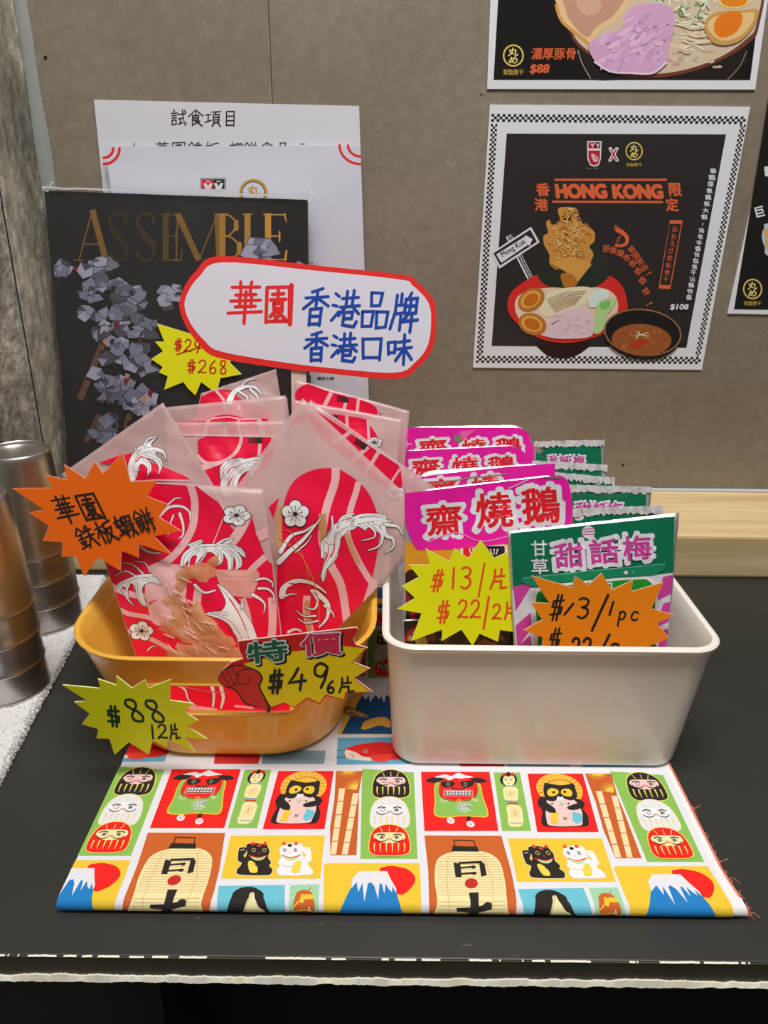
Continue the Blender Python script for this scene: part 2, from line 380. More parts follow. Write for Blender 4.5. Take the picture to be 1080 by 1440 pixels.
# ------------------------------------------------------------------ handwriting strokes (10 x 10 cells, y down)
HW = {
'華': [[(1,1.6),(9,1.2)],[(3.4,.2),(3.6,2.6)],[(6.6,.1),(6.3,2.5)],[(2.2,3.4),(8,3)],[(.8,4.9),(9.4,4.3)],[(2.2,6.2),(8,5.8)],[(.2,7.8),(9.9,7)],[(5.1,2.4),(5,10)],[(3.4,3.2),(3.5,6)],[(6.8,3),(6.7,6)]],
'園': [[(1,.8),(1,9.7)],[(1,.8),(9,.5),(9.3,9.8)],[(1,9.4),(9.2,9.1)],[(3,2.5),(7,2.2)],[(5,1.4),(5,3.8)],[(2.4,3.9),(7.8,3.6)],[(3.6,4.8),(3.7,6.1),(6.6,5.9),(6.5,4.6),(3.6,4.8)],[(5,6.1),(2.4,8.1)],[(4,7),(4.2,8.6),(5.4,7.9)],[(6.6,6.5),(5.4,7.2)],[(5,6.6),(7.8,8.6)]],
'香': [[(6.8,.3),(3,1.4)],[(.9,3),(9,2.3)],[(5,1),(4.9,5)],[(4.8,2.8),(.4,5.8)],[(5.2,2.8),(9.4,4.7)],[(3,5.8),(3.1,9.9)],[(3,5.8),(7,5.4),(6.9,9.8)],[(3.1,7.6),(6.8,7.4)],[(3.1,9.6),(6.9,9.4)]],
'港': [[(.8,1.4),(2.2,2.1)],[(.2,4.4),(1.8,4.6)],[(.2,8.4),(2.6,6)],[(3.4,2.6),(9.2,2)],[(5,.6),(5,4.4)],[(7.4,.3),(7.2,4.2)],[(3,4.8),(9.9,4.1)],[(5,4.6),(2.6,7)],[(7.4,4.4),(9.9,6.2)],[(4.6,6.1),(7.7,5.8),(7.5,7.5),(4.6,7.7)],[(4.6,6.1),(4.5,9.3),(8.6,9.6),(9.4,8.2)]],
'品': [[(3,.6),(3.4,4),(6.4,3.8),(7,.6),(3,.6)],[(.4,5.6),(.8,9.4),(4,9.2),(4.4,5.4),(.4,5.6)],[(5.6,5.4),(6,9.6),(9.3,9.2),(9.7,5.3),(5.6,5.4)]],
'牌': [[(1.6,.8),(1.5,5),(.2,9.6)],[(1.5,3.5),(4.2,3.2)],[(3.3,.4),(3.3,3.2)],[(1.5,5.7),(3.7,5.4),(3.7,9.8)],[(6.8,0),(6,1.4)],[(4.9,1.7),(4.9,5.4)],[(4.9,1.7),(9,1.3),(9,5.1)],[(4.9,3.5),(9,3.2)],[(4.9,5.4),(9,5.1)],[(6.9,1.5),(6.6,5.2),(4.8,7)],[(4.2,7.5),(9.9,6.8)],[(7.7,5.4),(7.6,10)]],
'口': [[(1.4,2),(1.8,8.6)],[(1.4,2.2),(8.6,1.8),(8.2,8.8)],[(1.8,8.2),(8.2,8)]],
'味': [[(.5,3),(.8,6.9)],[(.5,3),(3.4,2.7),(3.1,6.4)],[(.8,6.4),(3.2,6.1)],[(4.6,2.8),(9,2.1)],[(3.9,5.1),(9.8,4.3)],[(6.9,.2),(6.8,10)],[(6.7,4.9),(3.6,8.8)],[(7,4.8),(9.9,8.2)]],
'鉄': [[(2.6,.4),(.2,3.6)],[(2.6,.6),(4.6,2.8)],[(1.3,3.8),(4,3.4)],[(.9,5.5),(4.4,5.1)],[(2.7,3.5),(2.8,9)],[(1.3,6.6),(1.8,7.8)],[(4.1,6.4),(3.5,7.8)],[(.5,9.4),(4.8,8.5)],[(6.4,.8),(5.3,3.2)],[(5.8,2.7),(9.2,2.2)],[(5,5.2),(9.8,4.6)],[(7.5,.4),(7.2,5.4),(4.6,9.8)],[(7.4,5.4),(9.9,9.8)]],
'板': [[(.2,3.2),(4.5,2.6)],[(2.4,.2),(2.4,9.9)],[(2.3,3.2),(.2,6.8)],[(2.6,3.6),(4.2,5.6)],[(5.2,1.8),(9.6,.9)],[(5.4,1.7),(5.2,5.6),(4,9.6)],[(5.6,4.1),(9,3.7),(7.6,6.8),(4.9,9.8)],[(5.8,4.8),(7.4,7.4),(10,9.8)]],
'蝦': [[(.5,2.4),(.7,5)],[(.5,2.4),(3.9,2.1),(3.7,4.8)],[(.7,4.9),(3.8,4.6)],[(2.2,.2),(2.3,8)],[(.2,8.5),(4,7.5)],[(3.3,6.3),(4.3,8.6)],[(5,1.2),(5,9.9)],[(5,1.2),(7,1.1),(7,3.6),(5,3.7)],[(5,5.4),(7,5.2)],[(5,7.2),(7,7)],[(7.8,1.2),(9.5,1.1),(9.3,3.6),(7.8,3.6)],[(7.6,5.1),(9.6,4.9),(8.6,7.4),(6.9,9.9)],[(7.8,6),(10,9.8)]],
'餅': [[(2.4,.2),(.1,3.2)],[(2.5,.7),(4.5,2.6)],[(1.2,3.4),(1.2,9.2),(3.4,7.8)],[(1.2,3.5),(3.8,3.3),(3.8,6.4)],[(1.2,5),(3.8,4.8)],[(1.2,6.5),(3.8,6.3)],[(3,7),(4.5,9.2)],[(5.6,.4),(6.2,2.2)],[(8.9,.2),(8,2.2)],[(4.8,3.1),(9.6,2.7)],[(4.5,5.8),(10,5.2)],[(6.2,3),(6.2,6),(4.9,9.9)],[(8.3,2.9),(8.3,9.5),(7.4,9.9)]],
'片': [[(2.6,.6),(2.4,5.6),(.8,9.8)],[(6,.1),(5.9,3.6)],[(2.5,4),(8,3.5)],[(2.4,6.3),(6.4,6),(6.5,9.4),(9.6,8.9)]],
'試': [[(1.6,.4),(2.5,1.3)],[(.4,2.6),(4.2,2.2)],[(1,4),(3.6,3.7)],[(1,5.4),(3.6,5.1)],[(1,6.7),(1.1,9.5),(3.6,9.2),(3.5,6.5),(1,6.7)],[(4.6,3.1),(9.4,2.5)],[(5,5.7),(7.4,5.4)],[(6.2,5.5),(6.1,8.6)],[(4.8,9.1),(7.6,8.1)],[(7.4,.2),(7.9,5),(9.4,9.8),(9.9,8)],[(8.8,.6),(9.6,1.8)]],
'食': [[(5,.1),(.4,4.4)],[(5,.4),(9.7,3.8)],[(5,1.8),(5,2.9)],[(3,3.7),(6.8,3.4),(6.8,6.4)],[(3,3.6),(3,9.6),(5.3,8)],[(3,5),(6.8,4.9)],[(3,6.4),(6.8,6.3)],[(4.6,6.6),(9.2,9.8)],[(7.6,6.9),(6,7.8)]],
'項': [[(.4,3.2),(3.4,2.8)],[(2,3),(2,6.6)],[(.1,7.6),(3.9,6.3)],[(4.4,1.3),(9.7,.9)],[(6.9,1.2),(6.4,2.6)],[(5.2,2.8),(5.2,7.6)],[(5.2,2.8),(8.8,2.7),(8.8,7.6)],[(5.2,4.4),(8.8,4.3)],[(5.2,6),(8.8,5.9)],[(5.2,7.6),(8.8,7.4)],[(6.2,7.8),(4.4,9.9)],[(7.8,7.8),(9.8,9.9)]],
'目': [[(2.6,.8),(2.6,9.6)],[(2.6,.8),(7.4,.6),(7.4,9.6)],[(2.6,3.6),(7.4,3.5)],[(2.6,6.4),(7.4,6.3)],[(2.6,9.2),(7.4,9.1)]],
'$': [[(8.4,2.3),(2.2,2.7),(2.0,4.8),(8,5),(7.6,7.4),(1.4,7.7)],[(4.2,.3),(3.6,9.8)],[(6.6,.2),(6,9.8)]],
'1': [[(5,.6),(4.8,9.6)]], '2': [[(1.6,2.4),(4,.5),(7.6,1.2),(7.6,4),(4,7),(1,9.2),(3,8.6),(6,9),(9,8.9)]],
'3': [[(2,1),(5,.4),(8,1.6),(7,3.8),(4.4,4.6),(7.6,5.4),(8,7.8),(5,9.6),(1.8,8.8)]],
'4': [[(5.6,.4),(3.2,4),(.6,6.8),(5,6.2),(9.6,5.8)],[(7.6,3.2),(6.6,9.8)]],
'6': [[(7,.6),(3.6,3),(2,6.4),(3.2,9.2),(6.8,9.2),(8,6.8),(5.6,5.2),(2.6,6.6)]],
'8': [[(5.2,4.8),(2,2.8),(3,.6),(6.6,.6),(7.2,2.6),(5,4.8),(2.6,7),(3,9.2),(6.6,9.4),(8,7.4),(6.6,5.4),(4.6,4.6)]],
'9': [[(7.8,3),(5.6,5.4),(2.4,4.6),(2.4,1.8),(5,.4),(7.8,1.6),(8,3),(7,6.4),(5,9.8)]],
'0': [[(5,.5),(2.2,2.6),(2,7),(4.6,9.5),(7.8,7.4),(8,2.6),(5,.5)]],
'/': [[(8.6,-.8),(1.4,10.8)]], 'p': [[(3,3.6),(2,12)],[(2.8,4.4),(5.4,3.2),(7.6,5),(6,7.8),(2.6,8)]],
'c': [[(8,4.2),(5,3.4),(2.4,6),(4,8.6),(8,8)]],
'|': [[(5,1),(5,9)]], '-': [[(2,5),(8,4.6)]],
}
ROUND = set('236890pc')
ADV = {'1': 0.5, '/': 0.7, '$': 0.85, '2': .8, '3': .8, '4': .85, '6': .8, '8': .75, '9': .8, 'p': .8, 'c': .75, '片': .8}

# ------------------------------------------------------------------ materials
M = {}
M['tile'] = mottled('wall_tile', [(.28, S(110, 101, 87)), (.5, S(126, 116, 101)), (.72, S(143, 133, 117))], 90, .5, .3, .0006, scale2=6, bscale=260)
M['stone'] = mottled('grey_stone', [(.36, S(92, 91, 84)), (.5, S(146, 143, 133)), (.64, S(208, 205, 193))], 60, .6, .9, .003, scale2=9, bscale=110)
M['stone2'] = mottled('grey_stone_side', [(.36, S(96, 94, 85)), (.5, S(150, 146, 133)), (.66, S(214, 210, 194))], 70, .6, .9, .002, scale2=12, stretch=(1, 1, .6), bscale=130)
M['grout'] = plain('grout', S(150, 142, 124), .9)
M['dark_joint'] = plain('dark_joint', (.02, .02, .018, 1), .9)
M['caulk'] = plain('grey_caulk', S(140, 144, 140), .5, bs=(30, .3, .002))
M['silver'] = plain('silver_caulk', S(190, 196, 205), .4)
M['wood'] = mottled('pale_wood', [(.32, S(190, 160, 110)), (.5, S(208, 182, 136)), (.68, S(220, 198, 154))], 9, .42, .1, .0004, stretch=(.35, 5, 5), bscale=20)
M['counter'] = mottled('black_laminate', [(.3, (.024, .0235, .0215, 1)), (.7, (.038, .037, .033, 1))], 7, .42, .12, .0004, scale2=2.2, bscale=260)
M['band'] = mottled('dark_edge_band', [(.3, (.055, .046, .030, 1)), (.7, (.10, .085, .058, 1))], 25, .45, .2, .0005, stretch=(.2, 1, 1))
M['chip'] = mottled('bare_board', [(.3, S(222, 214, 180)), (.7, S(245, 240, 220))], 60, .8, .5, .001)
M['black'] = plain('black_panel', (.006, .006, .006, 1), .55)
M['floor'] = mottled('floor_grey', [(.3, (.02, .02, .02, 1)), (.7, (.03, .03, .028, 1))], 20, .5, .1, .001)
M['card'] = printed('card_print', .5)
M['paper'] = printed('paper_print', .33, Coat_Weight=.25, Coat_Roughness=.18)
M['gloss'] = printed('gloss_print', .22, Coat_Weight=.4, Coat_Roughness=.1)
M['fabric'] = printed('cotton_print', .85, bs=(900, .35, .0006, 2))
M['cloth_side'] = plain('cotton_back', S(225, 222, 220), .9, bs=(900, .35, .0006, 2))
M['white'] = plain('white_enamel', S(222, 216, 208), .32, Coat_Weight=.5, Coat_Roughness=.12)
M['steel'] = plain('brushed_steel', (.66, .63, .60, 1), .31, 1.0, bs=(14, .25, .002, 3))
M['pouch_foil'] = plain('pouch_foil', (.90, .89, .88, 1), .32, .75, bs=(120, .5, .002, 3))
def clearmat(name, body, gloss, tint):
    m, nt, b = newmat(name); nt.nodes.remove(b); out = [n for n in nt.nodes if n.type == 'OUTPUT_MATERIAL'][0]
    tr = nt.nodes.new('ShaderNodeBsdfTransparent'); gl = nt.nodes.new('ShaderNodeBsdfGlossy'); gl.inputs['Roughness'].default_value = .12
    df = nt.nodes.new('ShaderNodeBsdfDiffuse'); df.inputs[0].default_value = tint
    lw = nt.nodes.new('ShaderNodeLayerWeight'); lw.inputs[0].default_value = gloss; m1 = nt.nodes.new('ShaderNodeMixShader'); m2 = nt.nodes.new('ShaderNodeMixShader'); m1.inputs[0].default_value = body
    tc = nt.nodes.new('ShaderNodeTexCoord'); n = nt.nodes.new('ShaderNodeTexNoise'); n.inputs['Scale'].default_value = 24; bp = nt.nodes.new('ShaderNodeBump'); bp.inputs['Strength'].default_value = .5; bp.inputs['Distance'].default_value = .003
    nt.links.new(tc.outputs['Object'], n.inputs['Vector']); nt.links.new(n.outputs[0], bp.inputs['Height']); nt.links.new(bp.outputs[0], gl.inputs['Normal']); nt.links.new(bp.outputs[0], lw.inputs['Normal'])
    nt.links.new(tr.outputs[0], m1.inputs[1]); nt.links.new(df.outputs[0], m1.inputs[2]); nt.links.new(lw.outputs['Fresnel'], m2.inputs[0]); nt.links.new(m1.outputs[0], m2.inputs[1]); nt.links.new(gl.outputs[0], m2.inputs[2]); nt.links.new(m2.outputs[0], out.inputs[0])
    return m
M['sparkle'] = plain('crinkled_silver_sparkle', (.97, .97, .97, 1), .18, .35, bs=(200, .5, .002, 3))  # foil seal, white sparkle put into the base colour
M['clear'] = clearmat('clear_plastic', .010, .05, (.9, .9, .9, 1))
M['film'] = plain('frosted_film', (.86, .60, .59, 1), .34, Alpha=.52, Coat_Weight=.45, Coat_Roughness=.2, bs=(26, .35, .003, 3))
M['filmprint'] = printed('film_print', .30, Coat_Weight=.5, Coat_Roughness=.15, bs=(26, .35, .003, 3))
M['cracker'] = mottled('prawn_cracker', [(.3, S(196, 132, 84)), (.7, S(226, 176, 132))], 60, .45, .6, .002)
M['cracker'].node_tree.nodes['Principled BSDF'].inputs['Alpha'].default_value = .62
M['stick'] = plain('clear_stick', S(225, 205, 190), .3, Alpha=.8, Coat_Weight=.4)
def orange_plastic():
    m, nt, b = newmat('orange_plastic'); b.inputs['Base Color'].default_value = (.95, .50, .06, 1); b.inputs['Roughness'].default_value = .3
    setin(b, Subsurface_Weight=.25, Subsurface_Scale=.01, Coat_Weight=.4, Coat_Roughness=.12); return m
M['orange'] = orange_plastic()
def terry():
    m, nt, b = newmat('white_terry'); b.inputs['Base Color'].default_value = (.86, .85, .84, 1); b.inputs['Roughness'].default_value = .95
    setin(b, Sheen_Weight=.4); bump(nt, b, 700, .8, .002, 2); return m
M['terry'] = terry()

# ------------------------------------------------------------------ the setting
WY = .822; LX = -.343
def struct(name, o=None):
    if o is None: o = bpy.data.objects.new(name, None); COL.objects.link(o)
    o['kind'] = 'structure'; return o
wb = struct('wall_back', box('wall_back', (LX - .05, WY + .004, 0), (2.0, WY + .12, 2.6), M['grout']))
box('tile', (LX, WY, .72), (-.1138, WY + .01, 1.62), M['tile'], wb, bev=.0014)
box('tile', (-.1115, WY, .72), (.4885, WY + .01, 1.62), M['tile'], wb, bev=.0014)
box('tile', (.4915, WY, .72), (1.09, WY + .01, 1.62), M['tile'], wb, bev=.0014)
box('tile', (-.1115, WY, 1.623), (.4885, WY + .01, 2.5), M['tile'], wb, bev=.0014)
box('tile', (LX, WY, 1.623), (-.1145, WY + .01, 2.5), M['tile'], wb, bev=.0014)
o = box('joint_strip', (-.1137, WY + .0006, .72), (-.1126, WY + .003, 2.5), M['grout'], wb)
wl = struct('wall_left', box('wall_left', (LX - .12, -.6, 0), (LX - .006, WY + .02, 2.6), M['dark_joint']))
box('stone_panel', (LX - .01, .7268, .0), (LX, WY - .001, 2.55), M['stone2'], wl, bev=.0015)
box('stone_panel', (LX - .01, -.55, .0), (LX, .7235, 2.55), M['stone'], wl, bev=.0015)
box('joint', (LX - .0065, .7236, .0), (LX - .0006, .7267, 2.55), M['dark_joint'], wl)
# rounded bead of grey caulk in the corner
V, F = [], []
for k in range(120):
    z = T + k * .008; r = .010 + .0012 * math.sin(k * .17) + .0006 * math.sin(k * .53)
    for i in range(5):
        a = math.pi / 2 * i / 4; V.append((LX + .0005 + r * (1 - math.sin(a)) * 1.0 if i else LX + r, WY - .0005 - r * (1 - math.cos(a)) if i < 4 else WY - r, z))
for k in range(119):
    for i in range(4): a = k * 5 + i; F.append((a, a + 1, a + 6, a + 5))
struct('trim_1', mesh('trim_1', V, F, M['caulk'], smooth=True))
# pale wooden ledge along the wall
led = struct('trim_2', box('trim_2', (LX + .0002, .6929, T + .0004), (1.2, WY - .0004, .7975), M['wood'], bev=.003))
struct('trim_3', box('trim_3', (LX + .001, WY - .005, .7976), (1.2, WY - .0003, .8005), M['silver'], bev=.001))
struct('floor', box('floor', (-1.5, -1.6, -.05), (2.0, WY + .1, 0), M['floor']))

# small drilled hole and specks on the tiles
pw = Plane(WY, 0)
for i, (x, y, r) in enumerate([(64, 81, 2.6), (677, 133, 1.5), (876, 654, 1.8)]):
    A = Art(pw); A.ell(x, y, r, r * 1.2, BK, n=10); A.build('wall_mark', M['card'], wb, kind='stuff')

# counter
ct = thing('counter', 'black laminate counter with a chipped cream front edge', 'counter', (.3, .5, 0))
FY = .268
box('countertop', (LX + .0006, FY, T - .012), (1.2, .8215, T), M['counter'], ct, bev=.0008)
box('edge_band', (LX + .0006, FY - .0006, T - .0137), (1.2, FY + .0, T - .0006), M['band'], ct)
box('side_panel', (LX + .0006, FY + .03, .05), (-.128, .10 + .7, T - .0178), plain('dark_laminate', (.022, .024, .023, 1), .35), ct)
box('shaded_opening', (-.1278, FY + .10, .05), (1.2, .80, T - .0178), M['black'], ct)  # solid black block, the shade of the opening put into its colour
box('plinth', (LX + .0006, FY + .12, .0), (1.2, .79, .05), M['black'], ct)
rnd = random.Random(3)
def ragged(name, za, zb, amp_t, amp_b, y, seed, x0=-.34, x1=.9, skip=0.0, th=.0012, wl=.006):
    r = random.Random(seed); V, F = [], []; n = int((x1 - x0) / wl * 3); t0 = b0 = 0
    for i in range(n + 1):
        x = x0 + (x1 - x0) * i / n; t0 = t0 * .82 + r.uniform(-1, 1) * amp_t * .6; b0 = b0 * .8 + r.uniform(-1, 1) * amp_b * .6
        a, b = za + t0, zb + b0
        if a < b + .0001: a = b + .0001
        V += [(x, y - (.0014 if th > .005 else 0), b), (x, y, a), (x, y + th, b), (x, y + th, a)]
    on = 1
    for i in range(n):
        if skip and r.random() < .22: on = 0 if r.random() < skip else 1
        if not on: continue
        k = i * 4; F += [(k, k + 4, k + 5, k + 1), (k + 1, k + 5, k + 7, k + 3), (k, k + 2, k + 6, k + 4), (k + 2, k + 3, k + 7, k + 6)]
    return mesh(name, V, F, M['chip'], ct, kind='stuff')
ragged('chipped_edge', T - .0134, T - .0160, .0008, .0007, FY - .0014, 5, th=.012, wl=.004)
ragged('chipped_corner', T - .0002, T - .0004, .0001, .00022, FY - .0009, 8, skip=.42, wl=.0022)
V, F = [], []                                # soft scratches on the top
A = Art(Plane(.3, 90, T)); G = S(105, 102, 95)
for (x, y, a, l) in [(725, 1344, .2, 3), (577, 1349, 1.4, 4), (118, 1230, 1.1, 12), (722, 1345, 1, 2), (650, 1330, .1, 14), (275, 1291, .1, 6), (450, 1299, .3, 3), (932, 1282, .5, 3)]:
    A.stroke([(x, y), (x + l * math.cos(a), y - l * math.sin(a))], .9, G, cap=False)
A.build('scratch', M['card'], ct, base=.00003, kind='stuff')

# ------------------------------------------------------------------ cotton cloth with a printed pattern
CZ = T + .0072
cl = thing('printed_cloth', 'folded cotton cloth with colourful daruma, lucky cat and lantern pictures, under both bins', 'cloth', (0, .45, T))
pc = Plane(0, 90, CZ)
FX0, FX1, FY0, FY1 = -.1735, .1955, .2925, .655; RR = .0034
def edge_x(v):                               # the right side flares out a little at the fold
    k = max(0, 1 - (v - FY0) / .03) ** 1.5; return k
def clo(u, v, hh=0.0):
    u2 = u + (.004 * edge_x(v) if u > .15 else (-.0015 * edge_x(v) if u < -.15 else 0))
    z = CZ
    d = v - FY0
    if d < 2 * RR:
        s_ = max(0.0, 1 - max(d, 0) / (2 * RR)); a = s_ * math.pi * .62
        yy = FY0 + 2 * RR * .5 + (RR + hh) * -math.sin(a) + (max(d, 0) * .15); zz = z - RR + (RR + hh) * math.cos(a)
        return Vector((u2, yy, zz))
    return Vector((u2, v, z + hh))
V, F = [], []
NX, NY = 60, 70
for j in range(NY + 1):
    v = FY0 + (.00045 * j if j <= 16 else .0072 + (FY1 - FY0 - .0072) * (j - 16) / (NY - 16))
    for i in range(NX + 1): V.append(clo(FX0 + (FX1 - FX0) * i / NX, v))
for j in range(NY):
    for i in range(NX): k = j * (NX + 1) + i; F.append((k, k + 1, k + NX + 2, k + NX + 1))
mesh('top_layer', V, F, M['cloth_side'], cl, smooth=True)
for k, (zt, y0, dx) in enumerate([(CZ - .0012, FY0 + .0035, .0), (CZ - .0032, FY0 + .004, -.001), (CZ - .0052, FY0 + .0036, .0012)]):
    box('folded_layer', (FX0 + .001 + dx, y0, zt - .0018), (FX1 - .0008 + dx + .002, FY1 - .001, zt), M['cloth_side'], cl, bev=.0006)
A = Art(pc); A.at((0, 0, 1))
ORG = S(240, 110, 60)
# red selvedge thread and loose threads on the right hem
A2 = Art(pc)
V = []
# picture tile: one repeat, centred on the middle daruma column
WHT, RED, GRN, YEL, BLU, SKY, BRN, CRM = S(214, 214, 220), S(226, 22, 18), S(130, 178, 78), S(246, 186, 48), S(20, 118, 184), S(100, 182, 200), S(190, 92, 32), S(244, 214, 160)
DK = S(32, 26, 24); GLD = S(240, 205, 90); PNK = S(232, 190, 184)
LG = (500, 1070, 4.154); TN = (740, 1070, 3.375); BM = (310, 1070, 4.32)
PX, PY = .1655, .1772
A = Art(pc, LG)
A.poly([(38, 48), (340, 70), (362, 575), (28, 575)], GRN)
def daruma(cx, cy, rx, ry, body, mark, face, hole):
    A.blob([(cx - rx * .97, cy + ry * .35), (cx - rx * .8, cy + ry * .9), (cx, cy + ry), (cx + rx * .85, cy + ry * .88), (cx + rx, cy + ry * .3), (cx + rx * .82, cy - ry * .5), (cx + rx * .35, cy - ry * .95), (cx - rx * .3, cy - ry * .97), (cx - rx * .8, cy - ry * .55)], mark if body != WHT else CRM)
    A.blob([(cx - rx * .93, cy + ry * .35), (cx - rx * .77, cy + ry * .86), (cx, cy + ry * .95), (cx + rx * .81, cy + ry * .84), (cx + rx * .95, cy + ry * .3), (cx + rx * .78, cy - ry * .5), (cx + rx * .33, cy - ry * .9), (cx - rx * .28, cy - ry * .92), (cx - rx * .76, cy - ry * .52)], body)
    fy = cy - ry * .17
    A.blob([(cx - rx * .72, fy), (cx - rx * .6, fy - ry * .26), (cx - rx * .2, fy - ry * .3), (cx + rx * .3, fy - ry * .3), (cx + rx * .66, fy - ry * .24), (cx + rx * .72, fy + ry * .08), (cx + rx * .3, fy + ry * .32), (cx - rx * .3, fy + ry * .32)], face)
    for k in (-.3, 0, .28): A.stroke([(cx + rx * k * 1.5, cy - ry * .84), (cx + rx * k * 1.1, cy - ry * .55)], 2, mark, w1=5)
    for k in range(6):
        x = cx + rx * (-.72 + .29 * k); A.stroke([(x * .95 + cx * .05, cy + ry * .22), (x * .98 + cx * .02, cy + ry * .5), (x * .93 + cx * .07, cy + ry * .72)], 9, mark, w1=3)
    for sg in (-1, 1):
        A.stroke([(cx + sg * rx * .58, fy - ry * .12), (cx + sg * rx * .4, fy - ry * .2), (cx + sg * rx * .2, fy - ry * .14)], 6, DK)
        A.ring(cx + sg * rx * .34, fy, rx * .12, ry * .11, 2.4, DK, 12)
        if sg > 0 or hole: A.ell(cx + sg * rx * .34, fy, rx * .06, ry * .06, DK, n=8)
        A.stroke([(cx + sg * rx * .14, fy + ry * .2), (cx + sg * rx * .36, fy + ry * .27), (cx + sg * rx * .56, fy + ry * .2), (cx + sg * rx * .62, fy + ry * .1)], 4.5, DK, sm=True)
        A.stroke([(cx + sg * rx * .03, fy + ry * .16), (cx + sg * rx * .12, fy + ry * .13)], 3, RED)
    A.stroke([(cx - rx * .1, fy + ry * .06), (cx, fy + ry * .1), (cx + rx * .1, fy + ry * .06)], 3, S(220, 120, 110))
daruma(206, 138, 115, 86, DK, GLD, PNK, False)
daruma(198, 308, 120, 96, WHT, S(240, 200, 110), S(246, 240, 232), False)
daruma(197, 468, 126, 94, RED, GLD, CRM, True)
# mount fuji with red sun
A.poly([(-185, 606), (-160, 600), (372, 600), (380, 700), (384, 880), (-185, 880)], YEL)
A.blob([(140, 640), (190, 618), (240, 620), (310, 640), (350, 690), (320, 750), (262, 785), (200, 740)], RED)
A.poly([(20, 650), (182, 650), (232, 750), (290, 880), (-120, 880), (-60, 790)], BLU)
A.poly([(20, 648), (184, 648), (206, 695), (238, 752), (236, 775), (214, 735), (214, 772), (196, 755), (176, 722), (168, 780), (154, 722), (140, 720), (132, 790), (110, 735), (90, 712), (72, 720), (52, 800), (40, 716), (16, 770), (6, 712), (-24, 748), (-18, 690)], WHT)
# lion dancer
A.poly([(382, 66), (782, 66), (834, 412), (402, 412)], RED)
A.blob([(470, 130), (600, 110), (718, 130), (744, 210), (775, 322), (700, 330), (620, 326), (540, 334), (462, 320), (462, 240)], YEL)
A.blob([(474, 136), (600, 114), (712, 134), (738, 214), (767, 318), (700, 324), (620, 320), (540, 328), (468, 314), (468, 240)], GRN)
A.blob([(486, 170), (510, 110), (600, 92), (690, 108), (714, 170), (690, 216), (600, 236), (510, 216)], RED)
A.stroke([(488, 180), (510, 222), (600, 240), (690, 222), (712, 180)], 5, S(150, 30, 20), sm=True)
A.blob([(500, 128), (520, 122), (576, 128), (570, 150), (530, 160), (505, 150)], DK); A.blob([(614, 128), (680, 118), (690, 140), (660, 158), (624, 152)], DK)
for x in (540, 642): A.ring(x, 140, 11, 10, 3, S(150, 160, 130), 12)
A.poly([(512, 172), (684, 172), (688, 212), (512, 212)], S(236, 120, 110)); A.rect(524, 178, 676, 206, DK)
for k in range(8):
    A.rect(528 + k * 18.4, 180, 542 + k * 18.4, 190, WHT); A.rect(528 + k * 18.4, 194, 542 + k * 18.4, 203, WHT)
A.blob([(560, 160), (600, 168), (640, 160), (628, 172), (572, 172)], DK)
A.blob([(410, 120), (450, 100), (510, 108), (490, 126), (450, 130)], DK); A.blob([(768, 122), (730, 104), (672, 108), (700, 130), (740, 130)], DK)
A.blob([(462, 100), (520, 84), (560, 92), (600, 74), (640, 88), (688, 98), (650, 104), (610, 108), (580, 104), (548, 118), (520, 104)], WHT)
A.ring(604, 240, 13, 12, 5, YEL, 12)
for k in range(14):
    a = k * math.pi / 7; A.stroke([(632 + 8 * math.cos(a), 276 + 6 * math.sin(a)), (632 + 30 * math.cos(a + .2), 276 + 22 * math.sin(a + .2)), (632 + 48 * math.cos(a + .6), 276 + 34 * math.sin(a + .6))], 3.4, WHT)
    if k < 10: A.stroke([(515 + 6 * math.cos(a), 235 + 5 * math.sin(a)), (515 + 28 * math.cos(a), 235 + 18 * math.sin(a))], 2, S(210, 230, 180)); A.stroke([(695, 232), (695 + 22 * math.cos(a), 232 + 14 * math.sin(a))], 2, S(210, 230, 180))
A.rect(650, 328, 672, 352, DK)
for x, y in ((556, 352), (672, 372)):
    A.ell(x, y, 24, 18, WHT, 15); A.stroke([(x - 12, y - 12), (x, y + 6), (x + 14, y - 10)], 3, RED)
# lantern
A.poly([(402, 438), (852, 440), (885, 560), (910, 650), (935, 780), (938, 880), (430, 880), (424, 640)], BRN)
A.blob([(470, 600), (500, 560), (560, 536), (640, 528), (740, 532), (810, 560), (850, 610), (875, 720), (882, 820), (884, 900), (484, 900), (476, 800), (462, 700)], CRM)
for k in range(23):
    y = 546 + k * 15; x0, x1 = (468 + k * .6, 852 + min(k, 14) * 1.9) if k > 3 else (540 - k * 20, 770 + k * 24)
    A.stroke([(x0 + 4, y), (660, y + 2), (x1 - 8, y)], 2.6, S(205, 150, 90), cap=False)
A.stroke([(540, 560), (534, 700), (548, 880)], 2, S(190, 130, 80)); A.stroke([(740, 550), (800, 700), (800, 880)], 2, S(190, 130, 80))
A.poly([(566, 500), (710, 504), (722, 534), (560, 532)], DK); A.stroke([(582, 502), (574, 466), (690, 470), (700, 504)], 6, DK)
A.poly([(572, 596), (612, 604), (620, 684), (584, 682)], DK); A.poly([(722, 604), (752, 600), (766, 672), (734, 680)], DK); A.poly([(600, 594), (738, 588), (742, 602), (606, 606)], DK)
A.stroke([(614, 628), (690, 622)], 10, DK); A.ell(688, 624, 14, 9, DK); A.stroke([(616, 664), (694, 658)], 10, DK); A.ell(692, 660, 14, 9, DK)
A.ell(676, 719, 38, 30, S(190, 40, 28))
for k in range(5): A.stroke([(646, 703 + k * 8), (706, 703 + k * 8)], 1.2, S(140, 25, 20), cap=False)
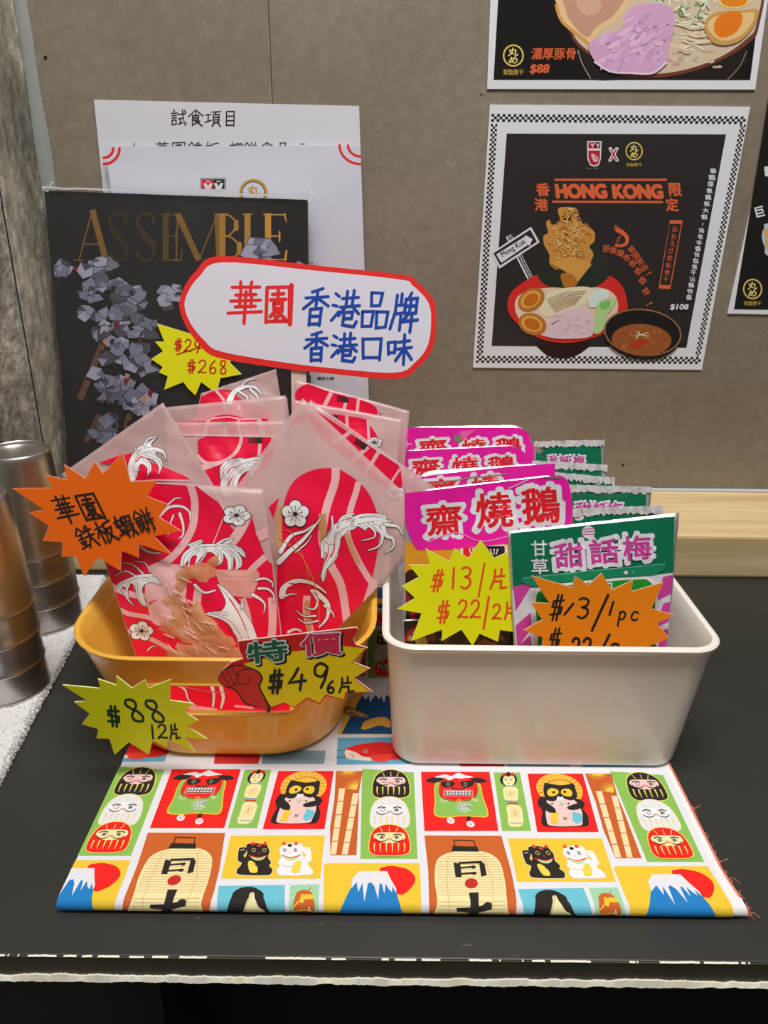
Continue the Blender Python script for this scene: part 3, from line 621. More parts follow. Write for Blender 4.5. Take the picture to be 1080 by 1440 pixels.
A.poly([(662, 774), (718, 772), (716, 800), (722, 880), (668, 880), (668, 800)], DK); A.poly([(588, 824), (700, 822), (792, 806), (794, 830), (700, 846), (590, 838)], DK); A.ell(768, 818, 26, 14, DK)
A.poly([(668, 842), (700, 850), (640, 900), (600, 900)], DK)
# kokeshi doll
A.at(LG); A.poly([(806, 70), (960, 70), (1026, 412), (856, 412)], GRN)
A.ell(893, 112, 50, 40, DK); A.blob([(862, 106), (880, 84), (912, 84), (930, 108), (922, 140), (894, 150), (866, 136)], CRM)
A.ell(872, 84, 16, 9, RED); A.ell(912, 82, 16, 9, RED); A.ell(892, 82, 12, 14, DK)
for x in (878, 908): A.stroke([(x - 8, 116), (x + 8, 114)], 3, DK); A.stroke([(x - 7, 104), (x + 7, 104)], 1.6, DK)
A.stroke([(888, 133), (898, 133)], 3.5, RED)
A.blob([(868, 158), (938, 158), (950, 200), (940, 236), (880, 236), (864, 200)], CRM); A.stroke([(872, 236), (942, 240)], 7, S(110, 160, 170)); A.stroke([(890, 250), (946, 252)], 10, S(190, 60, 40))
A.blob([(886, 264), (956, 264), (976, 310), (972, 380), (900, 382), (888, 320)], CRM); A.stroke([(904, 366), (970, 368)], 6, S(110, 170, 190)); A.stroke([(878, 150), (928, 150)], 6, S(120, 170, 180))
for k in range(12):
    a = k * math.pi / 6
    A.stroke([(908 + 10 * math.cos(a), 196 + 10 * math.sin(a)), (908 + 30 * math.cos(a), 196 + 26 * math.sin(a))], 2, S(220, 160, 70)); A.stroke([(932 + 10 * math.cos(a), 310 + 10 * math.sin(a)), (932 + 30 * math.cos(a), 310 + 38 * math.sin(a))], 2, S(220, 160, 70))
A.stroke([(906, 188), (908, 204)], 3, S(60, 110, 110)); A.stroke([(930, 300), (932, 322)], 3, S(60, 110, 110))
# badger with straw hat
A.at(TN); A.poly([(6, 62), (268, 62), (344, 340), (52, 340)], RED)
A.ell(158, 138, 112, 74, S(240, 176, 60), 12); A.ring(158, 136, 74, 46, 3, S(170, 90, 20))
for k in range(22):
    a = k * math.pi / 11; A.stroke([(158 + 60 * math.cos(a), 134 + 40 * math.sin(a)), (158 + 108 * math.cos(a), 138 + 70 * math.sin(a))], 1.8, S(190, 110, 30), cap=False)
A.blob([(62, 178), (90, 176), (130, 190), (200, 182), (250, 186), (276, 206), (270, 232), (290, 260), (296, 300), (270, 314), (100, 314), (72, 290), (76, 240), (56, 210)], DK)
A.blob([(96, 200), (110, 180), (190, 176), (234, 196), (262, 240), (266, 290), (250, 312), (116, 312), (96, 280), (92, 240)], PNK)
A.blob([(82, 130), (100, 112), (160, 120), (218, 116), (234, 140), (240, 176), (210, 192), (160, 178), (130, 196), (92, 184)], DK)
A.blob([(92, 124), (84, 112), (104, 110), (116, 124)], DK); A.blob([(204, 122), (214, 110), (230, 122), (226, 138)], DK)
A.blob([(98, 150), (118, 134), (148, 142), (152, 158), (130, 172), (106, 170)], YEL); A.blob([(164, 156), (172, 140), (202, 138), (218, 156), (210, 174), (180, 170)], YEL)
A.ell(130, 154, 7, 6, DK); A.ell(182, 152, 7, 6, DK); A.blob([(146, 176), (170, 172), (176, 192), (150, 194)], WHT); A.ell(162, 172, 9, 5, DK)
A.blob([(64, 196), (92, 200), (130, 226), (140, 246), (118, 252), (86, 236), (64, 222)], DK); A.blob([(272, 198), (240, 206), (196, 222), (204, 236), (240, 236), (270, 222)], DK)
A.rect(118, 250, 150, 304, YEL); A.rect(124, 240, 140, 252, DK); A.ell(242, 276, 24, 26, SKY); A.ell(226, 254, 8, 8, SKY)
A.stroke([(176, 272), (192, 284)], 3, DK); A.stroke([(192, 272), (176, 284)], 3, DK); A.ell(122, 208, 5, 4, DK); A.ell(200, 208, 5, 4, DK)
A.stroke([(164, 196), (172, 222)], 3, S(150, 190, 160)); A.stroke([(182, 206), (158, 214)], 3, S(150, 190, 160))
# bamboo
A.at(TN); A.poly([(278, 62), (404, 62), (430, 160), (470, 260), (548, 464), (424, 464), (366, 330), (330, 200)], S(186, 88, 30))
for k in range(8):
    a = .1 + k * .38; A.stroke([(336, 64), (336 + 52 * math.cos(a), 64 + 30 * math.sin(a))], 7, S(240, 180, 60), w1=1)
    A.stroke([(412, 150), (412 - 60 * math.cos(a * .62 - .2), 150 - 52 * math.sin(a * .62 + .1) * .9)], 7, S(240, 190, 70), w1=1)
def cane(x0, y0, x1, y1, w_, n):
    for k in range(n):
        a, b = k / n, (k + .94) / n; q = lambda t: (x0 + (x1 - x0) * t, y0 + (y1 - y0) * t)
        (xa, ya), (xb, yb) = q(a), q(b); A.poly([(xa - w_ / 2, ya), (xa + w_ / 2, ya), (xb + w_ / 2, yb), (xb - w_ / 2, yb)], S(240, 206, 160))
cane(344, 146, 438, 464, 28, 5); cane(418, 168, 492, 464, 28, 5)
# lucky cats
A.at(BM, (PX, 0)); A.poly([(62, 456), (634, 456), (606, 718), (4, 718)], YEL)
def cat(cx, flip, body, ear, eye, bib):
    f = -1 if flip else 1; q = lambda pts: [(cx + f * x, y) for x, y in pts]
    out = S(240, 230, 200) if body == DK else S(200, 195, 190)
    for gr, cc in ((2.5, out), (0, body)):
        A.blob([(cx + f * x * (1 + gr / 90), 600 + (y - 600) * (1 + gr / 90)) for x, y in [(-50, 560), (-50, 510), (30, 505), (84, 540), (78, 590), (96, 620), (84, 640), (104, 664), (92, 692), (60, 698), (-96, 694), (-112, 668), (-90, 640), (-84, 620), (-106, 606), (-100, 540), (-84, 534), (-66, 590)]], cc)
    A.blob(q([(-96, 560), (-88, 532), (-56, 530), (-52, 548), (-66, 570), (-84, 576)]), body)
    A.poly(q([(-30, 520), (-14, 492), (2, 514)]), ear); A.poly(q([(44, 514), (58, 492), (72, 520)]), ear)
    A.blob(q([(-40, 540), (-28, 510), (16, 514), (64, 512), (80, 544), (72, 576), (20, 588), (-28, 578)]), body)
    A.blob(q([(-26, 512), (-14, 494), (0, 512)]), ear); A.blob(q([(48, 512), (60, 494), (72, 514)]), ear)
    A.ell(cx + f * 24, 518, 14, 9, S(190, 60, 30) if body == DK else DK)
    for x in (-10, 58): A.ring(cx + f * x * .95, 546, 13, 11, 3, eye, 12); A.ell(cx + f * x * .95, 546, 5, 5, DK, n=8)
    A.stroke(q([(-40, 578), (20, 592), (74, 578)]), 6, RED, sm=True); A.blob(q([(-30, 586), (20, 596), (64, 584), (40, 606), (0, 608)]), bib)
    A.stroke(q([(16, 562), (24, 566), (32, 562)]), 2.5, S(220, 90, 80)); A.ell(cx + f * 20, 598, 5, 5, YEL)
    A.blob(q([(-44, 620), (-20, 612), (8, 640), (14, 672), (0, 684), (-34, 676)]), S(248, 200, 70)); A.stroke(q([(6, 634), (40, 642), (74, 630)]), 14, body)
    A.stroke(q([(-90, 546), (-66, 542)]), 3, out)
cat(212, False, DK, S(220, 50, 40), S(220, 180, 90), S(170, 205, 150)); cat(446, True, S(246, 244, 240), S(230, 60, 50), S(90, 80, 70), S(180, 210, 160))
# lady with dark hair, ornament
A.poly([(-10, 762), (392, 756), (396, 910), (-20, 910)], SKY); A.blob([(48, 920), (60, 830), (110, 780), (190, 768), (254, 800), (284, 850), (296, 930)], DK)
A.blob([(126, 930), (150, 850), (196, 800), (236, 850), (268, 870), (276, 930)], CRM); A.stroke([(126, 900), (160, 840), (196, 800)], 2, S(90, 80, 80))
A.stroke([(140, 896), (176, 888)], 4, DK); A.stroke([(216, 890), (252, 894)], 4, DK)
A.poly([(424, 756), (602, 752), (596, 910), (416, 910)], S(150, 200, 160)); A.ell(510, 846, 66, 60, BRN); A.stroke([(448, 850), (500, 820), (566, 816)], 6, YEL, sm=True); A.stroke([(444, 872), (520, 864), (572, 880)], 6, YEL, sm=True)
A.ell(498, 824, 14, 12, YEL); A.stroke([(540, 790), (548, 772)], 5, RED); A.poly([(530, 870), (542, 846), (552, 872)], S(220, 200, 160))
# evening fuji and koi, the rows behind
FJ = (470, 860, 6.0); A.at(FJ)
A.poly([(30, 1040), (100, 770), (175, 690), (560, 690), (600, 1040)], S(245, 190, 70)); A.poly([(60, 1035), (240, 700), (420, 690), (560, 800), (640, 1036)], S(18, 78, 130))
A.poly([(236, 706), (300, 640), (430, 640), (470, 720), (440, 700), (420, 775), (396, 712), (380, 745), (350, 705), (300, 770), (296, 712), (262, 750)], WHT)
A.blob([(60, 840), (110, 800), (180, 830), (270, 870), (290, 900), (220, 890), (120, 880)], S(150, 120, 50)); A.blob([(230, 980), (260, 930), (350, 900), (430, 895), (470, 930), (470, 985), (380, 965), (300, 990), (240, 1000)], S(240, 170, 70))
A.stroke([(110, 850), (150, 842), (200, 866), (250, 884)], 8, S(240, 210, 150), sm=True)
A.poly([(30, 1068), (620, 1064), (640, 1290), (20, 1296)], S(96, 160, 190))
A.blob([(88, 1165), (120, 1150), (180, 1130), (280, 1115), (400, 1105), (520, 1120), (620, 1130), (640, 1220), (560, 1250), (440, 1258), (320, 1262), (200, 1258), (100, 1235)], S(216, 30, 24))
A.blob([(88, 1170), (130, 1176), (190, 1196), (240, 1226), (330, 1240), (320, 1262), (200, 1258), (100, 1238)], S(238, 214, 200)); A.ell(262, 1182, 20, 16, S(240, 180, 160)); A.ell(262, 1182, 14, 12, DK); A.ell(262, 1182, 5, 5, WHT)
A.stroke([(130, 1204), (170, 1222), (150, 1236)], 4, RED); A.blob([(300, 1225), (360, 1215), (480, 1205), (470, 1250), (420, 1272), (340, 1268)], S(240, 60, 44)); A.stroke([(20, 1180), (90, 1170)], 4, DK); A.stroke([(20, 1236), (90, 1232)], 4, DK); A.stroke([(90, 1170), (84, 1200), (96, 1240)], 4, DK, sm=True)
for r_ in range(3):
    for c_ in range(8): A.stroke([(320 + c_ * 32 + r_ * 14, 1140 + r_ * 24), (334 + c_ * 32 + r_ * 14, 1152 + r_ * 24), (344 + c_ * 32 + r_ * 14, 1140 + r_ * 24)], 2.5, S(150, 16, 16))
A.at((310, 1070, 4.32), (PX, 0))                # panels over the lion and badger: red, steel blue
A.poly([(-30, -60), (250, -60), (230, 20), (-40, 20)], S(200, 40, 36)); A.poly([(262, -60), (640, -60), (630, 20), (250, 20)], S(120, 150, 165))
base_pr = A.pr; full = Art(pc)
full.pr = [([(FX0, FY0), (FX1 + .02, FY0), (FX1 + .02, FY1), (FX0, FY1)], [(0, 1, 2, 3)], WHT, 0, None)]
for i in (-1, 0, 1):
    for j in (0, 1):
        for (q, fs, c_, lv, bb) in base_pr:
            if bb[2] + i * PX < FX0 or bb[0] + i * PX > FX1 + .01 or bb[1] + j * PY > FY1 or (j == 1 and i == 1 and bb[0] > .1) or (j == 1 and bb[3] < .326): continue
            full.pr.append(([(u + i * PX, v + j * PY) for u, v in q], fs, c_, lv + 1, None))
FL = [FY0 + .00045 * k for k in range(16)]
def clo_pl(u, v, hh):
    if v >= FL[-1]: return clo(u, v, hh)
    k = max(0, min(14, int((v - FY0) / .00045 + 1e-6))); t_ = (v - FL[k]) / .00045
    return clo(u, FL[k], hh).lerp(clo(u, FL[k + 1], hh), max(0, t_))
full.build_cut('printed_pattern', M['fabric'], cl, clo_pl, [((0, v, 0), (0, 1, 0)) for v in FL] + [((FX1 - .0005 - .004 * 0, 0, 0), (1, 0, 0))], base=.0003)
# keep the print inside the cloth
me = bpy.data.objects['printed_pattern']; bm = bmesh.new(); bm.from_mesh(me.data); off = cl.location
for co, no in (((FX0 - .0012, 0, 0), (-1, 0, 0)), ((FX1 - .0045, 0, 0), (1, 0, 0)), ((0, FY1, 0), (0, 1, 0)), ((0, FY0 - .0032, 0), (0, -1, 0)), ((0, 0, CZ - 2 * RR), (0, 0, -1))):
    bmesh.ops.bisect_plane(bm, geom=list(bm.verts) + list(bm.edges) + list(bm.faces), plane_co=Vector(co) - off, plane_no=no, clear_outer=True)
bm.to_mesh(me.data); bm.free()
# selvedge threads
V, F = [], []
def tube(pts, r, V, F, n=5):
    b0 = len(V)
    for i, p in enumerate(pts):
        p = Vector(p); a = Vector(pts[max(0, i - 1)]); b = Vector(pts[min(len(pts) - 1, i + 1)]); d = (b - a).normalized()
        x = d.orthogonal().normalized(); y = d.cross(x)
        for k in range(n): t = 2 * math.pi * k / n; V.append(p + (x * math.cos(t) + y * math.sin(t)) * r)
    for i in range(len(pts) - 1):
        for k in range(n): a = b0 + i * n + k; c = b0 + i * n + (k + 1) % n; F.append((a, c, c + n, a + n))
    F.append(tuple(b0 + k for k in range(n))[::-1]); F.append(tuple(b0 + (len(pts) - 1) * n + k for k in range(n)))
tube([clo(FX1 - .0005, FY0 + .001 + (FY1 - FY0 - .01) * k / 40, .0004) for k in range(41)], .0005, V, F)
r = random.Random(5)
for k in range(44):
    v = FY0 + .001 + r.random() ** 2 * .08; p = clo(FX1, v, 0); d = r.uniform(.0006, .002) if k % 14 else .006
    tube([p, p + Vector((d * .5, r.uniform(-.001, .001), .0005)), p + Vector((d, r.uniform(-.003, .003), r.uniform(-.002, .001)))], .00014, V, F, 3)
mesh('hem_threads', V, F, plain('red_thread', S(226, 120, 96), .8), cl, kind='stuff')

# ------------------------------------------------------------------ bins
def rr(cx, cy, hx, hy, r, n=8):
    out = []
    for (sx, sy, a0) in ((1, -1, -90), (1, 1, 0), (-1, 1, 90), (-1, -1, 180)):
        for k in range(n + 1):
            a = math.radians(a0 + 90 * k / n); out.append((cx + sx * (hx - r) + r * math.cos(a), cy + sy * (hy - r) + r * math.sin(a)))
    return out
def loft(name, rings, mat, parent, smooth=True):
    V, F = [], []; n = len(rings[0][0])
    for ring, z in rings: V += [(x, y, z) for x, y in ring]
    for k in range(len(rings) - 1):
        for i in range(n): a, b = k * n + i, k * n + (i + 1) % n; F.append((a, b, b + n, a + n))
    F.append(tuple(range(n))[::-1]); F.append(tuple((len(rings) - 1) * n + i for i in range(n)))
    return mesh(name, V, F, mat, parent, smooth=smooth)
def sharp(o, deg=40):
    me = o.data; bm = bmesh.new(); bm.from_mesh(me)
    for e in bm.edges:
        if len(e.link_faces) == 2: e.smooth = e.calc_face_angle(0) < math.radians(deg)
    bm.to_mesh(me); bm.free()
BZ = CZ + .0008
def bin_rings(cx, cy, b, t, r, zr, th, lip, lz, rb):
    """b = half sizes at the base, t = at the rim; rb = base rounding"""
    R_ = []; H = zr - BZ
    def at(z, ins, rad): k = (z - BZ) / H; return (rr(cx[0] + (cx[1] - cx[0]) * k, cy[0] + (cy[1] - cy[0]) * k, b[0] + (t[0] - b[0]) * k - ins, b[1] + (t[1] - b[1]) * k - ins, max(.004, rad - ins)), z)
    for k in range(5): a = math.pi / 2 * k / 4; R_.append(at(BZ + rb * (1 - math.sin(a)) if k else BZ + rb, 0, r)) if False else None
    R_ = [at(BZ + rb * (1 - math.cos(a)), rb * (1 - math.sin(a)), r) for a in [math.pi / 2 * k / 4 for k in range(5)]]
    R_ += [at(BZ + H * f, 0, r) for f in (.3, .6, .85)] + [at(zr - lz, 0, r)]
    R_ += [at(zr - lz + .0001, -lip * .7, r), at(zr - lz * .7, -lip, r), at(zr - lz * .3, -lip, r), at(zr - .0004, -lip * .6, r), at(zr, -lip * .1, r), at(zr - .0004, th * .7, r), at(zr - .0015, th, r)]
    R_ += [at(BZ + H * f, th, r) for f in (.85, .6, .3)] + [at(BZ + th + .006, th, r), at(BZ + th + .001, th + .004, r), at(BZ + th, th + .008, r)]
    return R_
wbn = thing('storage_bin', 'white rectangular bin with rolled rim holding pink and green snack packs', 'bin', (.104, .53, BZ))
BX = (.104, .107); BY = (.5275, .5265)
o = loft('shell', bin_rings(BX, BY, (.0965, .1265), (.1045, .1285), .018, .8545, .0022, .003, .0045, .004), M['white'], wbn); sharp(o)
bsk = thing('storage_basket', 'translucent orange basket with a long handle slot, full of red and white bags', 'basket', (-.105, .52, BZ))
o = loft('shell', bin_rings((-.104, -.1065), (.523, .522), (.0745, .1160), (.1010, .1235), .050, .8430, .0026, .0016, .003, .006), M['orange'], bsk)
# handle slots cut through the front and rear walls
def slot_cut(y0, y1):
    V, F = [], []; cx, cz, hx, hz = -.104, .8095, .0515, .0115; ring = rr(cx, cz, hx, hz, .0095, 6); n = len(ring)
    for y in (y0, y1): V += [(x, y, z) for x, z in ring]
    F = [tuple(range(n)), tuple(n + i for i in range(n))[::-1]] + [(i, n + i, n + (i + 1) % n, (i + 1) % n) for i in range(n)]
    c = mesh('cutter', V, F, M['orange']); recalc(c); return c
for ya, yb in ((.37, .43), (.61, .68)):
    c = slot_cut(ya, yb); md = o.modifiers.new('b', 'BOOLEAN'); md.operation = 'DIFFERENCE'; md.object = c; md.solver = 'EXACT'
    c.location = c.location; bpy.context.view_layer.update()
    me = bpy.data.meshes.new_from_object(o.evaluated_get(bpy.context.evaluated_depsgraph_get())); o.modifiers.clear(); o.data = me; bpy.data.objects.remove(c)
sharp(o)
# raised lip round the front slot
V, F = [], []; ring = rr(-.104, .8095, .0525, .0125, .011, 8)
def wall_y(z): return (.523 - .1160) + (( .522 - .1235) - (.523 - .1160)) * (z - BZ) / (.843 - BZ)
tube([(x, wall_y(z) - .0006 + (max(0, abs(x + .104) - .047) / .0105) ** 2 * .0016, z) for x, z in ring + ring[:1]], .0009, V, F, 6)
mesh('slot_lip', V, F, M['orange'], bsk, smooth=True)

# ------------------------------------------------------------------ posters on the back wall
def logo(A, cx, cy, r, under=True, uw=None, uh=None, uy=None, k=0.0):
    G1, G2 = S(200, 168, 70), S(232, 212, 130)
    A.ring(cx, cy, r, r * 1.06, r * .16, G1); A.ring(cx, cy, r * .96, r * 1.02, r * .06, G2)
    A.text('丸', cx + k, cy - r * .34, r * .95, r * .78, G2, sh=.15, bold=.03); A.text('め', cx - k, cy + r * .42, r * .8, r * .66, G2, sh=.15, bold=.03)
    if under: A.text('背脂煮干', cx, uy or cy + r * 1.42, uw or r * 1.8, uh or r * .42, S(190, 160, 75), bold=.02)
def shield(A, x0, y0, x1, y1, tall=True):
    w_, h_ = x1 - x0, y1 - y0; cx = (x0 + x1) / 2
    if tall: o = [(x0, y0), (x1, y0), (x1 - w_ * .06, y0 + h_ * .7), (cx + w_ * .3, y1 - h_ * .06), (cx, y1), (cx - w_ * .3, y1 - h_ * .06), (x0 + w_ * .02, y0 + h_ * .7)]
    else: o = [(x0, y0), (x1, y0), (x1, y1), (x0, y1)]
    A.poly(o, WH); q = [(cx + (x - cx) * .84, (y0 + y1) / 2 + (y - (y0 + y1) / 2) * .9) for x, y in o]; A.poly(q, S(176, 28, 44))
pw1 = Plane(WY - .0016, 0)
def poster(px4, label, name='poster'):
    uv = [pw1.loc(*p) for p in px4]; cx = sum(a[0] for a in uv) / 4
    t = thing(name, label, 'poster', (cx, WY, T + min(a[1] for a in uv)), 'ramen posters on the back wall')
    slab('sheet', pw1, uv, .0012, M['paper'], t, cols=WH); return t
# square poster
p = poster([(689, 147), (1055, 150), (987, 520), (665, 517)], 'square ramen poster with HONG KONG title, checkered border, red and black bowls, taped to wall')
A = Art(pw1, (640, 0, 2.4545))
A.poly([(178, 461), (935, 464), (798, 1200), (126, 1194)], S(42, 38, 36))
# checkered frame
def checks(a, b, c, d, n):                       # two rows between line a-b (outer) and c-d (inner)
    for k in range(n):
        for r_ in (0, 1, 2):
            if (k + r_) % 2: continue
            L_ = lambda p_, q_, t: (p_[0] + (q_[0] - p_[0]) * t, p_[1] + (q_[1] - p_[1]) * t)
            t0, t1 = k / n, (k + 1) / n; o0, o1 = L_(a, b, t0), L_(a, b, t1); i0, i1 = L_(c, d, t0), L_(c, d, t1)
            s0, s1 = r_ / 3, (r_ + 1) / 3; A.poly([L_(o0, i0, s0), L_(o1, i1, s0), L_(o1, i1, s1), L_(o0, i0, s1)], DK, lv=1)
checks((126, 393), (1006, 402), (124, 420), (1000, 428), 92)
checks((72, 1252), (846, 1256), (74, 1228), (850, 1232), 84)
checks((124, 428), (74, 1226), (146, 428), (96, 1226), 96)
checks((1004, 430), (846, 1230), (984, 430), (828, 1230), 96)
A.cr = (690, 180, 3.6)
OR = S(214, 98, 58)
shield(A, 488, 66, 562, 196); A.poly([(502, 76), (528, 72), (526, 98), (502, 100)], S(176, 28, 44)); A.poly([(532, 72), (556, 72), (554, 98), (530, 98)], DK)
for x in (515, 543): A.stroke([(x - 8, 80), (x, 90), (x + 8, 78)], 5, WH); A.stroke([(x, 90), (x, 98)], 5, WH)
A.rect(494, 104, 558, 114, WH); A.blob([(508, 130), (530, 136), (544, 150), (540, 170), (520, 168)], S(236, 170, 180)); A.stroke([(528, 140), (536, 160)], 4, S(150, 20, 36))
A.text('Since 1985', 514, 204, 60, 8, S(150, 140, 140))
A.text('X', 622, 134, 44, 62, WH, out=.07, oc=WH, bold=.03); A.text('X', 622, 134, 38, 56, S(190, 36, 60), bold=.01)
logo(A, 726, 117, 44, uw=80, uh=18, uy=186)
A.stroke([(322, 262), (892, 262)], 11, OR, cap=False); A.stroke([(312, 373), (872, 375)], 11, OR, cap=False)
A.text('HONG', 458, 320, 250, 66, OR, sh=-.12, bold=.09); A.text('KONG', 744, 322, 246, 66, OR, sh=-.12, bold=.09)
A.text('香', 264, 312, 66, 64, OR, sh=-.08, bold=.04); A.text('港', 256, 388, 66, 60, OR, sh=-.08, bold=.04)
A.text('限', 934, 312, 60, 66, OR, sh=-.1, bold=.04); A.text('定', 918, 388, 62, 64, OR, sh=-.1, bold=.04)
# road sign
A.stroke([(90, 545), (200, 760)], 30, WH, cap=False); A.stroke([(93, 545), (203, 760)], 18, S(42, 38, 36), cap=False); A.stroke([(93, 545), (203, 760)], 4, WH, cap=False)
A.poly([(2, 632), (204, 500), (248, 578), (44, 712)], WH); A.poly([(14, 634), (200, 514), (234, 576), (48, 696)], S(42, 38, 36)); A.poly([(28, 640), (176, 548), (172, 540), (212, 562), (196, 598), (190, 590), (54, 682)], WH)
A.text('Mong Kok', 116, 610, 140, 34, DK, rot=-31, bold=.02)
# nori and tempura
NORI = S(36, 44, 36); A.poly([(262, 700), (300, 640), (520, 580), (600, 690), (560, 780), (470, 820), (290, 820), (248, 760)], NORI)
rg = random.Random(11)
for k in range(60): x, y = rg.uniform(500, 585), rg.uniform(620, 780); A.stroke([(x, y), (x + rg.uniform(-8, 8), y + rg.uniform(-8, 8))], 2.4, S(70, 88, 60))
A.blob([(340, 410), (380, 400), (410, 402), (444, 424), (436, 460), (460, 480), (520, 520), (526, 570), (500, 600), (520, 640), (494, 700), (466, 740), (450, 800), (410, 808), (370, 790), (340, 730), (300, 690), (296, 640), (270, 590), (268, 545), (290, 530), (280, 480), (300, 466), (310, 490), (350, 470)], S(196, 138, 66))
for k in range(150):
    t = rg.random(); x, y = rg.gauss(400, 55 if t < .8 else 20), rg.uniform(480, 790) if t < .85 else rg.uniform(410, 480)
    if abs(x - 400) > 110 - abs(y - 580) * .22: continue
    a = rg.uniform(-1.2, 1.2); l = rg.uniform(10, 34); c = rg.choice([S(226, 176, 100), S(238, 200, 130), S(176, 116, 44), S(210, 150, 70), S(230, 190, 110), S(196, 130, 40)])
    A.stroke([(x, y), (x + l * math.cos(a), y + l * math.sin(a)), (x + l * 1.6 * math.cos(a + .6), y + l * 1.6 * math.sin(a + .6))], rg.uniform(4, 9), c, sm=True, w1=2, lv=16 + k // 50)
A.ell(374, 461, 7, 7, DK, lv=20); A.ell(400, 459, 7, 7, DK, lv=20)
# red bowl
A.cr = (690, 370, 3.857)
A.blob([(238, 430), (340, 440), (540, 430), (500, 480), (450, 506), (390, 518), (320, 506), (280, 480)], S(40, 20, 18))
A.blob([(90, 230), (110, 160), (180, 100), (270, 56), (275, 90), (400, 110), (590, 110), (640, 68), (710, 120), (740, 210), (735, 270), (690, 330), (620, 380), (500, 420), (390, 432), (270, 410), (170, 350), (110, 290)], S(206, 44, 36))
A.blob([(130, 230), (160, 170), (280, 136), (560, 130), (660, 160), (690, 230), (660, 310), (560, 380), (400, 410), (260, 384), (160, 310)], S(226, 196, 170))
A.blob([(275, 45), (300, 120), (430, 135), (560, 130), (640, 70), (600, 30)], NORI); A.blob([(330, 0), (420, 60), (400, 130), (440, 134), (520, 40), (540, 0), (440, -30)], S(206, 150, 70)); A.blob([(380, 60), (440, 60), (470, 110), (430, 132), (396, 126)], S(176, 110, 30))
A.blob([(255, 250), (280, 190), (340, 150), (480, 126), (560, 140), (566, 180), (470, 240), (380, 276), (300, 290)], S(232, 214, 180)); 
for k in range(9): A.stroke([(300 + k * 6, 200 + k * 8), (400, 160 + k * 10), (520 - k * 8, 150 + k * 9)], 3, rg.choice([S(160, 110, 80), S(190, 150, 110), S(120, 80, 60)]), sm=True)
A.blob([(300, 380), (320, 300), (380, 260), (500, 240), (550, 280), (556, 360), (530, 400), (400, 410), (310, 400)], S(218, 192, 202))
for k in range(60): x, y = rg.uniform(325, 530), rg.uniform(285, 388); A.ell(x, y, rg.uniform(5, 20), rg.uniform(2, 7), rg.choice([S(226, 202, 212), S(206, 174, 190), S(224, 198, 200), S(212, 184, 198)]), rg.uniform(-40, 30), 10)
A.stroke([(330, 330), (370, 306)], 5, S(120, 60, 50), w1=2)
A.blob([(540, 160), (600, 140), (640, 160), (620, 220), (560, 240), (530, 230)], S(206, 226, 220)); A.blob([(570, 240), (600, 200), (680, 190), (660, 240), (620, 290), (650, 300), (600, 370), (560, 380), (556, 320)], S(176, 206, 140)); A.blob([(590, 220), (640, 200), (640, 240), (600, 250)], S(120, 190, 96))
for (x, y, r_) in ((220, 198, -35), (226, 330, 20)):
    A.ell(x, y, 78, 58, S(176, 112, 44), r_); A.ell(x - 4, y - 2, 60, 42, S(226, 160, 70), r_); A.ell(x - 2, y, 44, 30, S(190, 104, 22), r_)
# soup bowl
A.ell(820, 388, 208, 134, S(32, 26, 24), 6); A.ell(822, 374, 212, 128, S(150, 100, 74), 6); A.ell(822, 374, 203, 120, S(26, 24, 24), 6); A.ell(816, 414, 162, 86, S(150, 84, 44), 3)
for k in range(46): x, y = rg.gauss(816, 75), rg.gauss(414, 32); A.stroke([(x, y), (x + rg.uniform(-16, 16), y + rg.uniform(-8, 8))], rg.uniform(3, 8), rg.choice([S(176, 106, 56), S(124, 62, 30), S(190, 124, 70)])) if ((x - 816) / 150) ** 2 + ((y - 414) / 76) ** 2 < 1 else None
A.ell(800, 436, 46, 22, S(180, 50, 30), -20)
for k in range(12): a = rg.uniform(0, 6.3); A.stroke([(800, 388), (815 + 46 * math.cos(a), 388 + 26 * math.sin(a))], 4, S(226, 206, 170), w1=2)
A.text('$108', 1020, 238, 96, 32, WH, sh=.2, bold=.05)
# red shrimp and curved lettering
A.cr = (690, 180, 3.6)
A.stroke([(640, 515), (668, 530), (690, 556), (686, 584), (660, 596), (634, 594)], 24, OR, sm=True, w1=12); A.stroke([(640, 516), (626, 500), (634, 494)], 4, OR); A.stroke([(652, 520), (640, 496)], 3, OR)
for k in range(4): A.stroke([(660 - k * 4, 545 + k * 12), (642 - k * 3, 555 + k * 10)], 3, OR)
for k, ch in enumerate('原隻鐵板鮮蝦蝦餅!'):
    t = k / 8; A.text(ch, 585 + 200 * t + 60 * math.sin(t * 2.6) * .6, 612 + 258 * t * t + 20 * t, 36 if ch != '!' else 8, 36, OR, rot=62 * t, bold=.01)
for k, ch in enumerate('華園製造!'):
    t = k / 4; A.text(ch, 712 + 88 * t, 616 + 120 * t, 34 if ch != '!' else 8, 34, OR, rot=45 + 12 * t, bold=.01)
A.poly([(908, 466), (972, 468), (910, 815), (850, 812)], OR); A.poly([(906, 484), (964, 486), (908, 796), (858, 794)], S(42, 38, 36))
A.column('おおえび鉄板煮干', 933, 512, 886, 768, 26, 28, OR)
A.cr = (900, 220, 4.8)
A.column('華園原隻鐵板大蝦', 494, 98, 434, 408, 40, 34, WH, bold=.03, sh=-.1); A.stroke([(424, 450), (420, 470)], 4, WH)
A.column('海老辛醬背脂煮干沾麵特盛', 414, 500, 330, 950, 36, 33, WH, bold=.03, sh=-.1)
A.build('artwork', M['paper'], p)
